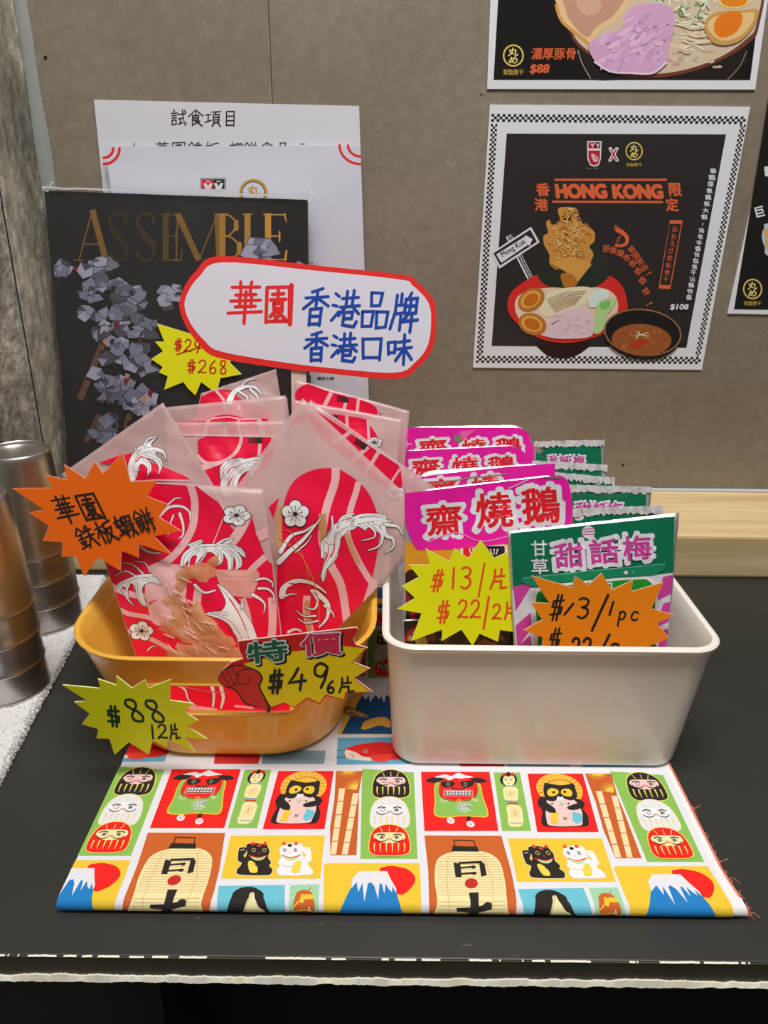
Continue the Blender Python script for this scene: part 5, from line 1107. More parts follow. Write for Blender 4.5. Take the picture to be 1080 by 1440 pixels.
A.cr = b5
wave(A, [([(196, 750), (260, 690), (340, 684), (390, 720), (398, 776)], 22, 8), ([(250, 678), (300, 634), (340, 632)], 12, 4), ([(330, 730), (352, 800), (352, 860), (328, 884)], 20, 6), ([(290, 740), (270, 800), (290, 820), (256, 862)], 12, 4)]); blk(A, [(200, 516), (270, 520), (284, 550), (190, 546)])
A.cr = b7; wave(A, [([(262, 262), (320, 300), (388, 308)], 24, 5)])
flower(A, 812, 98, 84, .72, -1.2); flower(A, 278, 748, 74, .8, -1.4); wave(A, [([(312, 856), (340, 832), (362, 836)], 8, 3), ([(470, 862), (500, 880)], 8, 3)])
A.cr = (100, 740, 4.154)
wave(A, [([(620, 918), (670, 950), (690, 1010), (740, 1050)], 16, 6), ([(826, 910), (838, 980), (830, 1050)], 22, 12), ([(880, 930), (892, 1000), (876, 1060)], 24, 12)]); A.stroke([(600, 920), (760, 950), (920, 970)], 6, S(200, 120, 140)); A.stroke([(960, 1050), (1060, 1060)], 14, BPK)
fin(t, po, A)
# the crackers pressed against the torn clear patch
V, F = [], []; rc = random.Random(4)
def flake(A, x, y, rx, ry, rot, th):
    c0, k0 = math.cos(rot), math.sin(rot); n = 14; ring = []
    for i in range(n):
        a = 2 * math.pi * i / n; r_ = 1 + rc.uniform(-.25, .25); X, Y = rx * r_ * math.cos(a), ry * r_ * math.sin(a); ring.append(A.t((x + X * c0 - Y * k0, y + X * k0 + Y * c0)))
    b0 = len(V); u, v = A.t((x, y)); V.append(po.F(u, v, .0011 + th + rc.uniform(0, .0006)))
    for (a, b) in ring: V.append(po.F((a + u) / 2, (b + v) / 2, .0011 + th + rc.uniform(-.0003, .0006)))
    for (a, b) in ring: V.append(po.F(a, b, .0008))
    for i in range(n): j = (i + 1) % n; F.append((b0, b0 + 1 + i, b0 + 1 + j)); F.append((b0 + 1 + i, b0 + 1 + n + i, b0 + 1 + n + j, b0 + 1 + j))
A.cr = b7
for x, y, rx, ry, r_ in [(560, 410, 50, 30, -.3), (640, 410, 46, 30, .1), (520, 460, 22, 40, .3), (470, 570, 40, 34, .4), (540, 690, 70, 30, .1), (640, 700, 60, 34, .5), (470, 740, 60, 24, .3), (600, 770, 80, 34, .2), (720, 800, 80, 30, .1), (560, 840, 70, 20, .2), (700, 870, 90, 26, 0), (620, 640, 18, 60, -.5), (560, 620, 40, 16, .8), (500, 640, 30, 40, 0), (700, 720, 50, 16, .8), (790, 870, 50, 24, .1), (690, 350, 26, 18, -.8), (620, 880, 80, 24, .1), (500, 870, 50, 18, .2)]:
    flake(A, x, y, rx * 1.5, ry * 1.55, r_, .0)
o = mesh('cracker_pieces', V, F, M['cracker'], t, smooth=True, kind='stuff'); recalc(o)
# creases of the clear film over them, their shine put into a pale colour
V, F = [], []
for k in range(46):
    x, y = rc.uniform(440, 800), rc.uniform(420, 860)
    if x > 560 and y < 560 + (x - 560) * .8: continue
    p_ = [A.t((x + d_ * math.cos(a_), y + d_ * math.sin(a_))) for d_, a_ in zip((-rc.uniform(15, 50), 0, rc.uniform(15, 50)), (.7 + rc.uniform(-.5, .5),) * 3)]
    tube([po.F(u, v, .0024) for u, v in p_], .00025, V, F, 3)
mesh('film_crease', V, F, plain('crease_shine', S(236, 214, 196), .15, Alpha=.6), t, kind='stuff')

# right front bag, turned corner up
t, po, A = bag(.447, [(270, 768), (430, 932), (617, 739), (426, 560)], 'large snack bag turned corner-up, big white wave and flower, at right of the basket', seed=2)
A.at(b8)
A.blob([(96, 1000), (120, 700), (130, 500), (146, 320), (160, 150), (195, 30), (245, -35), (335, -80), (442, -92), (510, -72), (600, -10), (660, 60), (704, 160), (722, 260), (706, 420), (676, 560), (640, 714), (590, 790), (500, 1000), (300, 1150)], BR_)
A.poly([(78, 135), (140, 80), (106, 200)], BR_)
for pts, w_ in [([(466, -95), (462, -10), (420, 120), (398, 230), (392, 330), (440, 470), (500, 600), (536, 840)], 46), ([(600, -10), (584, 50), (548, 170), (536, 290), (590, 430), (650, 540), (700, 610)], 36), ([(640, 714), (690, 560)], 44), ([(300, 650), (296, 760), (330, 900)], 40)]:
    A.stroke(pts, w_, BPK, sm=True, cap=False)
A.stroke([(392, 170), (396, 330)], 44, S(196, 140, 92), cap=False); A.stroke([(140, 140), (140, 300), (150, 420)], 34, S(200, 146, 100)); A.stroke([(532, 290), (560, 380), (600, 470)], 28, S(204, 150, 110), cap=False); A.stroke([(300, 690), (310, 850)], 30, S(200, 140, 90))
body(A, [(448, 184), (455, 230), (440, 262), (470, 250), (500, 200), (545, 176), (574, 172), (562, 188), (600, 186), (620, 180), (680, 174), (752, 180), (760, 192), (772, 212), (796, 222), (750, 230), (740, 256), (700, 244), (716, 284), (690, 262), (660, 250), (640, 264), (600, 246), (570, 262), (540, 270), (510, 300), (480, 330), (470, 352), (482, 390), (472, 430), (440, 470), (420, 490), (402, 562), (382, 545), (388, 500), (408, 440), (418, 392), (402, 400), (388, 424), (392, 330), (420, 290), (438, 266)])
wave(A, [([(395, 560), (400, 500), (440, 440), (474, 360), (476, 290)], 12, 40), ([(392, 420), (394, 340), (430, 290), (450, 240), (448, 184)], 16, 8), ([(440, 320), (470, 260), (520, 230), (600, 214), (700, 206), (764, 216)], 60, 14), ([(480, 250), (500, 200), (540, 178), (574, 174)], 16, 6), ([(560, 230), (580, 196), (640, 180), (740, 182)], 22, 8), ([(700, 226), (780, 240), (830, 252), (858, 300)], 26, 6), ([(740, 240), (760, 300), (800, 320), (800, 370), (752, 402)], 28, 6), ([(700, 240), (738, 300), (720, 360), (655, 388)], 22, 6), ([(640, 230), (690, 270), (690, 310), (620, 328)], 14, 5), ([(560, 240), (600, 240), (640, 268)], 14, 6)], 5)
for pts in ([(408, 440), (424, 400), (430, 350)], [(440, 420), (460, 380), (462, 320)]): A.stroke(pts, 9, BR_, sm=True, w1=3)
A.stroke([(506, 214), (540, 196), (560, 196), (530, 222)], 6, S(214, 130, 140), sm=True)
wave(A, [([(140, 450), (200, 390), (280, 320), (340, 250), (386, 192)], 34, 5), ([(150, 390), (210, 300), (290, 270), (350, 230)], 26, 6), ([(240, 390), (300, 340), (330, 296)], 10, 3)], 5)
A.stroke([(160, 400), (220, 340), (280, 300)], 8, BR_, sm=True, w1=2)
wave(A, [([(156, 650), (170, 600), (240, 560), (310, 566), (370, 600), (410, 634)], 40, 8), ([(330, 620), (362, 680), (340, 730), (286, 716)], 22, 5), ([(350, 630), (420, 700), (416, 780), (370, 838)], 34, 8), ([(400, 710), (440, 740), (458, 778)], 14, 5), ([(350, 770), (280, 770), (240, 738)], 12, 4), ([(360, 800), (290, 812), (246, 784)], 12, 4), ([(160, 660), (200, 640), (240, 640)], 12, 4)], 5)
for pts in ([(190, 600), (270, 590), (340, 640)], [(200, 576), (250, 580), (300, 600)]): A.stroke(pts, 8, BR_, sm=True, w1=2)
flower(A, 236, 172, 84, 1.0, -1.57); wave(A, [([(190, 866), (230, 850), (266, 862)], 18, 8)])
A.stroke([(140, 310), (230, 370), (290, 440), (340, 560), (366, 700), (368, 830)], 5, S(210, 120, 60), sm=True); A.stroke([(150, 264), (220, 290), (300, 470), (316, 600)], 3.4, S(214, 110, 70), sm=True)
fin(t, po, A)
# right bag behind it
t, po, A = bag(.462, [(395, 745), (560, 860), (614, 687), (436, 562)], 'snack bag just behind the corner-up bag, showing a slanting red band', seed=3)
A.at(b6); A.blob([(300, 270), (372, 246), (540, 350), (700, 462), (822, 546), (850, 620), (846, 700), (780, 690), (700, 650), (560, 540), (430, 440), (340, 340)], BR_)
for pts, w_ in [([(570, 350), (500, 400), (440, 424)], 24), ([(656, 450), (600, 500), (560, 540)], 24), ([(716, 480), (680, 540), (640, 600)], 22), ([(840, 580), (800, 640), (775, 690)], 14)]: A.stroke(pts, w_, BPK, cap=False)
blk(A, [(590, 394), (655, 438), (632, 470), (570, 428)]); A.stroke([(370, 246), (822, 546)], 6, S(240, 206, 210)); flower(A, 812, 716, 60, .7, -.5)
fin(t, po, A)
# middle front bag
t, po, A = bag(.468, [(250, 790), (408, 790), (400, 592), (236, 594)], 'upright snack bag in the middle of the front row with a white wave', seed=4)
A.at(b5); A.poly([(500, 236), (930, 242), (920, 330), (880, 420), (700, 590), (550, 552), (488, 456), (640, 390), (520, 392), (452, 366), (446, 320), (470, 262)], BR_)
A.blob([(470, 250), (446, 320), (460, 380), (520, 400), (600, 398), (680, 350), (716, 250)], BR_); A.stroke([(440, 360), (500, 406), (600, 402), (680, 350), (712, 290), (720, 238)], 22, BPK, sm=True, cap=False); A.poly([(470, 420), (650, 388), (640, 400), (490, 456)], BPK)
A.stroke([(838, 280), (832, 360)], 20, BPK); A.stroke([(915, 240), (900, 340)], 10, BPK); A.stroke([(340, 232), (930, 244)], 7, S(236, 196, 200)); blk(A, [(764, 252), (850, 250), (850, 286), (764, 284)])
body(A, [(604, 596), (598, 510), (604, 440), (640, 395), (720, 375), (760, 385), (850, 362), (856, 378), (830, 440), (800, 460), (800, 490), (776, 500), (780, 460), (750, 460), (706, 500), (700, 560), (702, 596)])
wave(A, [([(640, 596), (620, 540), (640, 470), (700, 410), (770, 390), (850, 372)], 56, 14), ([(604, 500), (604, 440), (640, 400), (720, 380)], 20, 8), ([(680, 596), (700, 500), (760, 450), (800, 460)], 34, 8), ([(770, 420), (820, 420), (850, 380)], 18, 6), ([(780, 440), (800, 470), (780, 500)], 12, 4)])
for pts in ([(640, 470), (660, 440), (700, 430)], [(640, 550), (680, 480)], [(700, 560), (690, 580)]): A.stroke(pts, 9, BR_, sm=True, w1=3)
fin(t, po, A)
# left bag
t, po, A = bag(.4535, [(196, 838), (338, 744), (229, 566), (86, 667)], 'snack bag tilted to the left, its frosted corner reaching over the rear tumblers', seed=5)
A.at(b5); A.blob([(-60, 372), (0, 356), (40, 350), (200, 420), (300, 462), (392, 516), (200, 520), (60, 600), (-40, 560)], BR_); A.stroke([(-20, 520), (80, 524), (180, 514), (390, 520)], 10, BPK); A.stroke([(0, 430), (12, 520)], 8, S(240, 200, 200))
body(A, [(10, 500), (18, 420), (40, 360), (70, 310), (110, 292), (190, 240), (150, 290), (180, 318), (240, 350), (246, 384), (225, 352), (180, 340), (202, 380), (222, 430), (208, 476), (205, 430), (170, 388), (120, 378), (155, 410), (160, 460), (140, 488), (140, 440), (100, 412), (80, 440), (66, 502)])
wave(A, [([(44, 500), (28, 430), (50, 360), (110, 330), (180, 320), (230, 340), (246, 384)], 42, 7), ([(100, 320), (130, 260), (188, 242)], 14, 7), ([(80, 330), (60, 350), (50, 306)], 12, 4), ([(130, 350), (200, 380), (222, 420), (208, 474)], 20, 6), ([(110, 380), (150, 410), (160, 450), (142, 486)], 14, 5), ([(60, 500), (64, 460), (92, 450)], 10, 4)])
A.stroke([(60, 400), (90, 370), (130, 380)], 9, BR_, sm=True, w1=3)
A.cr = (0, 560, 1.8); A.poly([(250, 164), (300, 146), (330, 150), (320, 172)], BR_)
fin(t, po, A)
# second row, middle
t, po, A = bag(.484, [(244, 770), (410, 770), (402, 556), (231, 573)], 'snack bag in the second row, middle, its clear top strip above red print', seed=6)
A.at(b5); A.poly([(308, 150), (880, 128), (930, 244), (352, 232)], BR_); A.blob([(520, 134), (560, 112), (620, 104), (690, 112), (726, 134)], BR_); A.stroke([(512, 138), (540, 126), (640, 118), (720, 134), (830, 132)], 9, S(240, 190, 196))
for pts, w_ in [([(510, 140), (488, 232)], 24), ([(625, 150), (618, 238)], 22), ([(700, 140), (716, 238)], 20), ([(830, 134), (860, 240)], 30)]: A.stroke(pts, w_, BPK, cap=False)
A.poly([(350, 222), (930, 232), (930, 244), (350, 236)], BPK); blk(A, [(556, 148), (634, 144), (634, 178), (556, 178)])
fin(t, po, A)
# second row, right
t, po, A = bag(.497, [(392, 742), (545, 770), (567, 590), (412, 562)], 'snack bag in the second row, right, with a clear upright edge', seed=7)
A.at(b6); A.blob([(104, 400), (118, 350), (150, 320), (190, 290), (280, 260), (400, 254), (520, 268), (640, 290), (670, 330), (704, 380), (700, 410), (640, 420), (520, 360), (300, 300), (170, 340)], BR_)
for pts, w_ in [([(530, 266), (534, 340)], 18), ([(654, 290), (660, 420)], 16), ([(400, 250), (440, 300)], 14)]: A.stroke(pts, w_, BPK, cap=False)
blk(A, [(414, 258), (480, 268), (478, 300), (440, 290)]); flower(A, 692, 424, 50, .6, -.4)
fin(t, po, A)
t, po, A = bag(.511, [(405, 742), (560, 760), (576, 578), (414, 533)], 'snack bag in the rear row, right, below the sign stick', seed=8)
A.at(b6); A.blob([(234, 190), (232, 130), (285, 86), (330, 92), (440, 130), (590, 168), (690, 210), (704, 262), (600, 300), (400, 300), (250, 260)], BR_)
for pts, w_ in [([(440, 134), (400, 210)], 24), ([(536, 150), (512, 240)], 20), ([(598, 172), (590, 260)], 18)]: A.stroke(pts, w_, BPK, cap=False)
blk(A, [(474, 150), (542, 160), (538, 194), (472, 184)]); A.poly([(722, 244), (734, 262), (720, 262)], BR_)
A.blob([(150, 268), (190, 234), (226, 222), (232, 240), (180, 272)], BR_)
fin(t, po, A)
t, po, A = bag(.526, [(240, 740), (418, 700), (388, 519), (283, 553)], 'snack bag in the rear row, left, with a greyish clear top and small wave', seed=9)
A.at(a7); A.blob([(128, 606), (160, 580), (205, 564), (262, 566), (300, 600), (400, 640), (380, 700), (150, 690)], BR_); A.stroke([(200, 566), (230, 600), (240, 640)], 10, BPK)
wave(A, [([(254, 606), (270, 570), (310, 550), (350, 554), (374, 580)], 24, 4), ([(290, 552), (320, 526), (350, 520)], 8, 3), ([(330, 560), (360, 590), (350, 604)], 10, 3), ([(290, 570), (320, 590), (316, 604)], 8, 3)], 3)
fin(t, po, A)
t, po, A = bag(.541, [(300, 740), (420, 740), (404, 560), (352, 545)], 'plain snack bag standing hidden deepest in the basket, behind the others', seed=10)
A.at((0, 0, 1)); A.poly([(330, 600), (400, 596), (410, 700), (320, 700)], BR_); fin(t, po, A)

# ------------------------------------------------------------------ pink and green foil packs in the white bin
def pack(y0, quad_px, label, nm, grp, cat='snack pack', H=.006, seed=0, corner=0.0, lean=14, zmin=None, wr=.0005):
    pl = Plane(y0, lean, T); q = [pl.loc(*p_) for p_ in quad_px]; zb = (zmin or BZ + .0035) - T
    q[0] = (max(.017, q[0][0]), zb); q[1] = (min(.191, q[1][0]), zb); q[3] = (max(-.0015, q[3][0]), q[3][1])
    t = thing(nm, label, cat, (sum(a[0] for a in q) / 4, y0, BZ + .003), grp)
    po = Pouch(pl, q, H, seal=.055, wr=wr, seed=seed, back=.7, corner=corner); po.body('foil_pouch', M['pouch_foil'], t, 30, 34)
    return t, po, Art(pl)
def finp(t, po, A, name='pack_print', mat='gloss'): A.build_cut(name, M[mat], t, po.F, po.lines(), base=.00035, quad=po.q)
MG, MG2, RDP = S(214, 20, 140, .62), S(170, 20, 110), S(214, 28, 40)
def pink(y0, quad, outline, crop, texts, label, seed, hole=None, lower=None):
    t, po, A = pack(y0, quad, label, 'pink_snack_pack', 'pink vegetarian roast goose packs', seed=seed, corner=.16)
    A.at(crop)
    if lower: lower(A)
    A.blob(outline, MG, 4)
    for (ch, x, y, w_, h_) in texts: A.text(ch, x, y, w_, h_, RDP, rot=-5, bold=.02, out=.085, oc=WH) if False else (A.text(ch, x, y, w_ * 1.22, h_ * 1.2, WH, rot=-4, out=.06, oc=WH), A.text(ch, x, y, w_, h_, RDP, rot=-4, bold=.03))
    r_ = random.Random(seed)
    if hole: A.ell(hole[0], hole[1], 7 * crop[2], 6 * crop[2], S(128, 118, 104), n=18)
    return t, po, A
c4, c6 = (540, 580, 4.909), (710, 600, 4.154)
a4 = (500, 560, 1.862)
# nearest
def low(A):
    A.blob([(112, 392), (200, 380), (560, 350), (572, 480), (560, 720), (130, 720), (120, 560)], S(214, 150, 40)); A.blob([(118, 470), (260, 460), (460, 470), (520, 620), (440, 760), (90, 760)], S(50, 26, 20))
    for k in range(34):
        x, y = rc.uniform(150, 500), rc.uniform(560, 700); A.blob([(x + 22 * math.cos(q_) * rc.uniform(.5, 1.2), y + 12 * math.sin(q_) * rc.uniform(.5, 1.2)) for q_ in [i * 1.05 for i in range(6)]], rc.choice([S(90, 40, 24), S(130, 64, 40), S(60, 30, 22), S(150, 90, 60)]))
    A.stroke([(120, 500), (150, 560), (150, 640)], 14, S(150, 20, 26), sm=True)
    A.poly([(272, 386), (300, 378), (380, 376), (394, 384), (394, 440), (278, 446)], S(210, 210, 214)); A.rect(280, 388, 332, 440, RDP); A.rect(334, 384, 388, 440, DK)
    for x in (306, 360):
        A.poly([(x - 22, 412), (x - 10, 412), (x, 424), (x + 10, 412), (x + 22, 412), (x + 8, 440), (x - 8, 440)], WH)
        for k in (-9, 0, 9): A.stroke([(x + k, 394), (x + k * .6, 404)], 2.4, WH); A.ell(x + k, 393, 2.4, 2.4, WH, n=8)
t, po, A = pink(.434, [(570, 1000), (806, 1000), (806, 664), (567, 692)], [(120, 262), (180, 228), (300, 218), (420, 206), (500, 200), (545, 206), (562, 240), (566, 300), (560, 350), (480, 370), (320, 384), (190, 396), (150, 380)], a4,
    [('齋', 232, 318, 92, 76), ('燒', 362, 292, 92, 88), ('鵝', 484, 280, 96, 92)], 'nearest pink foil pack with large red characters, behind the yellow price star', 31, lower=low)
A.stroke([(205, 232), (480, 205), (535, 208)], 5, S(120, 110, 110)); A.stroke([(400, 236), (450, 214)], 4, S(240, 150, 200)); A.stroke([(190, 376), (260, 350), (330, 372), (420, 352)], 3, S(240, 130, 190), sm=True)
finp(t, po, A)
t, po, A = pink(.470, [(560, 960), (784, 960), (782, 650), (575, 664)], [(150, 470), (300, 440), (600, 400), (900, 370), (1090, 350), (1160, 350), (1190, 380), (1190, 640), (160, 680)], c4, [('齋', 400, 540, 210, 160), ('燒', 700, 520, 200, 170)], 'second pink pack from the front, only its purple top strip showing', 32)
A.stroke([(200, 500), (360, 490), (600, 450), (850, 425)], 8, S(150, 140, 130)); finp(t, po, A)
t, po, A = pink(.527, [(540, 900), (750, 900), (747, 624), (548, 634)], [(96, 290), (200, 262), (400, 240), (700, 226), (880, 232), (950, 262), (980, 310), (985, 520), (70, 560)], c4, [('齋', 290, 378, 190, 110), ('燒', 560, 372, 180, 130), ('鵝', 810, 366, 180, 130)], 'third pink pack from the front with half-hidden red characters', 33)
finp(t, po, A)
t, po, A = pink(.585, [(545, 880), (754, 880), (752, 597), (560, 600)], [(120, 130), (200, 106), (500, 104), (900, 106), (980, 130), (1010, 190), (1010, 420), (90, 420)], c4, [('齋', 340, 250, 190, 130), ('燒', 620, 245, 170, 120), ('鵝', 860, 240, 170, 130)], 'rearmost pink pack with a round hanging hole at its top', 34, hole=(512, 180))
A.text('＋', 160, 218, 60, 44, WH); A.poly([(520, 130), (640, 118), (560, 180), (540, 200)], S(230, 90, 160)); finp(t, po, A)
# green packs
GR, PK2, GB = S(0, 108, 74), S(196, 62, 150), S(20, 128, 90)
def green(y0, quad, uvo, crop, label, seed, H=.004):
    t, po, A = pack(y0, quad, label, 'green_snack_pack', 'green dried plum packs', seed=seed, H=H); A.at(crop); A.poly(uvo, GR); return t, po, A
c7_ = (710, 710, 3.484)
t, po, A = green(.4135, [(732, 1000), (938, 1000), (955, 721), (714, 747)], [(28, 138), (828, 56), (826, 420), (820, 1100), (80, 1100), (48, 560)], c7_, 'nearest green foil pack of dried plums, orange price star on its front', 41, H=.0035)
A.poly([(34, 416), (828, 332), (826, 1100), (90, 1100), (50, 640)], S(208, 206, 214))
for k in range(6): A.poly([(40, 420 + k * 140 - 20), (140, 400 + k * 140 - 20), (52, 560 + k * 130 - 40)], PK2) if k < 1 else A.poly([(52, 480 + k * 110), (125, 415 + k * 110), (132, 490 + k * 110), (60, 590 + k * 110)], PK2)
for k in range(5): A.poly([(828, 340 + k * 130), (775, 352 + k * 130), (740, 470 + k * 130), (828, 430 + k * 130)], PK2)
A.blob([(140, 460), (180, 400), (360, 370), (640, 350), (716, 360), (744, 430), (740, 620), (730, 900), (190, 900), (150, 620)], S(222, 222, 226)); A.blob([(150, 464), (190, 410), (360, 382), (640, 362), (704, 372), (732, 430), (728, 620), (720, 900), (200, 900), (160, 620)], S(22, 140, 40))
A.blob([(85, 356), (400, 318), (640, 298), (780, 288), (740, 340), (560, 350), (300, 372), (150, 400)], GB); A.stroke([(90, 358), (400, 320), (782, 288)], 3, S(120, 190, 160))
A.ell(409, 134, 32, 31, S(226, 220, 226)); [A.stroke([(380, 120 + 13 * k), (438, 116 + 13 * k)], 4, PK2) for k in range(3)]
A.text('甘', 168, 212, 76, 76, WH, bold=.02, rot=-2); A.text('草', 170, 300, 80, 74, WH, bold=.02, rot=-2)
for ch, x, y in (('甜', 312, 245), ('話', 482, 225), ('梅', 644, 208)):
    A.text(ch, x, y, 170, 148, WH, rot=-4, out=.055, oc=WH); 
for ch, x, y in (('甜', 312, 245), ('話', 482, 225), ('梅', 644, 208)): A.text(ch, x, y, 136, 116, PK2, rot=-4, bold=.03)
A.rect(420, 376, 520, 420, WH); A.rect(426, 382, 512, 420, S(150, 26, 40)); A.ell(588, 328, 10, 9, WH); A.ell(624, 328, 3, 3, WH)
finp(t, po, A)
gl = [(.447, [(800, 960), (918, 960), (932, 711), (796, 716)], [(400, 500), (885, 476), (890, 700), (400, 700)], 'second green pack from the front, a pale round mark at its left', (430, 524)),
      (.482, [(800, 930), (905, 930), (917, 685), (798, 682)], [(390, 352), (824, 376), (822, 640), (390, 640)], 'third green pack from the front with part of a pink character', None),
      (.506, [(775, 920), (862, 920), (864, 672), (778, 664)], [(300, 290), (634, 300), (640, 560), (300, 560)], 'fourth green pack from the front, a narrow shiny strip', None),
      (.536, [(745, 900), (850, 900), (854, 654), (748, 648)], [(150, 215), (562, 226), (564, 470), (150, 470)], 'fifth green pack from the front, below the pack with the hole', None),
      (.572, [(750, 880), (850, 880), (850, 619), (751, 621)], [(180, 98), (560, 90), (572, 400), (180, 400)], 'rearmost green pack with a round hanging hole and silver edge', None)]
for k, (y0, qd, ol, lb, dot) in enumerate(gl):
    t, po, A = green(y0, qd, ol, c6, lb, 42 + k, H=.004)
    if dot: A.ell(dot[0], dot[1], 32, 25, S(226, 214, 224)); A.stroke([(412, 516), (446, 520)], 4, PK2); A.stroke([(410, 530), (440, 534)], 4, PK2)
    if k == 1:
        for ch, x in (('甜', 460), ('話', 560), ('梅', 640)): A.text(ch, x, 480, 110, 96, WH, out=.05, oc=WH); A.text(ch, x, 480, 88, 76, PK2, bold=.03)
    if k == 4:
        A.ell(197, 136, 24, 20, S(140, 130, 118), n=18)
        for ch, x in (('甜', 290), ('話', 350), ('梅', 430)): A.text(ch, x, 196, 84, 70, WH, out=.05, oc=WH); A.text(ch, x, 196, 66, 56, PK2, bold=.03)
    if k == 2: A.ell(545, 325, 26, 14, S(190, 230, 200))
    finp(t, po, A)
    # crinkled silver seal along the top edge, its sparkle painted white
    V, F = [], []; rs = random.Random(k + 90); (u0, v0), (u1, v1) = po.q[3], po.q[2]; n = 36
    for i in range(n + 1):
        f_ = i / n; u, v = u0 + (u1 - u0) * f_, v0 + (v1 - v0) * f_; b = rs.uniform(.0035, .0062); h_ = rs.uniform(.0005, .0016)
        V += [po.pl.P(u, v + rs.uniform(-.0002, .0008), h_), po.pl.P(u, v - b, .0006 + rs.uniform(0, .0006)), po.pl.P(u, v, -.0008)]
    for i in range(n): a = i * 3; F += [(a, a + 1, a + 4, a + 3), (a, a + 3, a + 5, a + 2)]
    mesh('crinkled_seal', V, F, M['sparkle'], t)
# loose dark pouch down in the bin at the left
t, po, A = pack(.4225, [(562, 980), (742, 980), (738, 862), (566, 872)], 'dark sauce-brown pouch low in the white bin, below the yellow price star', 'brown_snack_pouch', None, H=.0022, seed=61)
t.pop('group', None) if 'group' in t else None
A.at((540, 740, 5.4)); A.poly([(150, 560), (1100, 500), (1100, 1300), (130, 1300)], S(44, 26, 22))
for k in range(60):
    x, y = rc.uniform(180, 1060), rc.uniform(760, 1000); A.blob([(x + 40 * math.cos(q_) * rc.uniform(.4, 1.2), y + 26 * math.sin(q_) * rc.uniform(.4, 1.2)) for q_ in [i * 1.05 for i in range(6)]], rc.choice([S(80, 34, 24), S(126, 60, 38), S(50, 28, 22), S(150, 84, 60), S(180, 130, 100)]))
A.blob([(230, 830), (300, 820), (330, 900), (260, 910)], S(196, 170, 70)); A.stroke([(150, 900), (180, 820), (240, 760)], 26, S(150, 24, 30), sm=True)
finp(t, po, A)

# ------------------------------------------------------------------ price stars
def star(pl, crop, pts, col, label, grp='star-shaped price cards', edge=None, name='price_star', th=.0009):
    A = Art(pl, crop); uv = [A.t(p_) for p_ in pts]; c = sum(a[0] for a in uv) / len(uv); b = pl.P(c, min(a[1] for a in uv), 0)
    t = thing(name, label, 'price card', tuple(b), grp)
    ec = edge or tuple(min(.93, x * .6 + .36) for x in col[:3]) + (1,)
    slab('card_back', pl, uv, th, M['card'], t, cols=ec)
    cx_, cy_ = sum(p_[0] for p_ in pts) / len(pts), sum(p_[1] for p_ in pts) / len(pts)
    A.poly([(p_[0] + (cx_ - p_[0]) * .008, p_[1] + (cy_ - p_[1]) * .008 + 1.2) for p_ in pts], col); return t, A
c2_ = (10, 630, 4.154); c3_ = (80, 930, 4.5); c1_ = (300, 870, 4.154); c5_ = (540, 740, 5.4)
t, A = star(Plane(.4215, BAGL, T), c2_, [(26, 234), (262, 232), (226, 156), (350, 186), (332, 96), (458, 178), (512, 76), (560, 148), (676, 28), (722, 196), (876, 188), (820, 282), (938, 328), (886, 402), (1018, 484), (858, 516), (964, 624), (766, 560), (768, 640), (668, 600), (662, 718), (530, 638), (450, 752), (402, 630), (318, 636), (324, 550), (208, 542), (246, 456), (128, 378), (216, 360)], (.93, .15, .0, 1), 'orange price star with black Chinese writing, beside the steel tumblers')
A.hand('華園', 412, 350, 292, 168, BK, 12.5, rot=-6, sh=-.35); A.hand('鉄板蝦餅', 632, 470, 474, 140, BK, 11, rot=-16, sh=-.2)
A.build('writing', M['card'], t)
t, A = star(Plane(.389, -2, T), c3_, [(36, 150), (276, 172), (258, 112), (376, 152), (374, 92), (474, 170), (556, 118), (582, 170), (718, 116), (716, 248), (864, 268), (800, 318), (894, 376), (824, 412), (950, 492), (806, 480), (876, 576), (700, 488), (698, 544), (606, 502), (582, 590), (456, 512), (364, 592), (332, 490), (250, 486), (262, 428), (158, 398), (208, 332), (108, 258), (196, 252)], (.86, .90, .0, 1), 'small lime green price star reading $88, on the front of the orange basket')
GN = S(10, 52, 36); A.hand('$', 360, 346, 118, 130, GN, 17, rot=8, sh=-.3); A.hand('88', 556, 314, 260, 146, GN, 17, sh=-.5, rot=2); A.hand('12片', 682, 444, 200, 96, BK, 13, sh=-.1)
A.build('writing', M['card'], t)
t, A = star(Plane(.3865, 2, T), c1_, [(146, 130), (838, 50), (846, 62), (818, 110), (832, 150), (902, 170), (812, 252), (916, 292), (826, 348), (930, 428), (776, 436), (768, 476), (660, 450), (622, 500), (548, 466), (476, 524), (414, 496), (322, 548), (296, 530), (130, 420), (30, 370), (28, 330), (60, 296), (100, 256), (176, 232), (150, 180)], S(200, 24, 20), 'red and yellow special-offer card with a clenched fist, reading $49, clipped to the basket', edge=S(230, 190, 180), name='price_card')
YL = (.93, .70, .0, 1); A.poly([(180, 262), (470, 190), (760, 160), (890, 172), (806, 256), (904, 294), (818, 348), (914, 426), (770, 428), (762, 470), (656, 442), (620, 490), (546, 458), (474, 516), (412, 488), (340, 514), (240, 400), (200, 330)], YL)
A.text('特', 326, 198, 240, 130, BK, rot=-6, out=.06, oc=BK); A.text('特', 316, 190, 236, 128, WH, rot=-6, out=.05, oc=WH); A.text('特', 316, 190, 230, 120, S(14, 92, 66), rot=-6, bold=.03)
A.text('價', 640, 156, 242, 134, BK, rot=-4, out=.055, oc=BK); A.text('價', 630, 148, 238, 132, WH, rot=-4, out=.045, oc=WH); A.text('價', 630, 148, 232, 126, S(206, 36, 80), rot=-4, bold=.025)
FR = S(196, 42, 34)
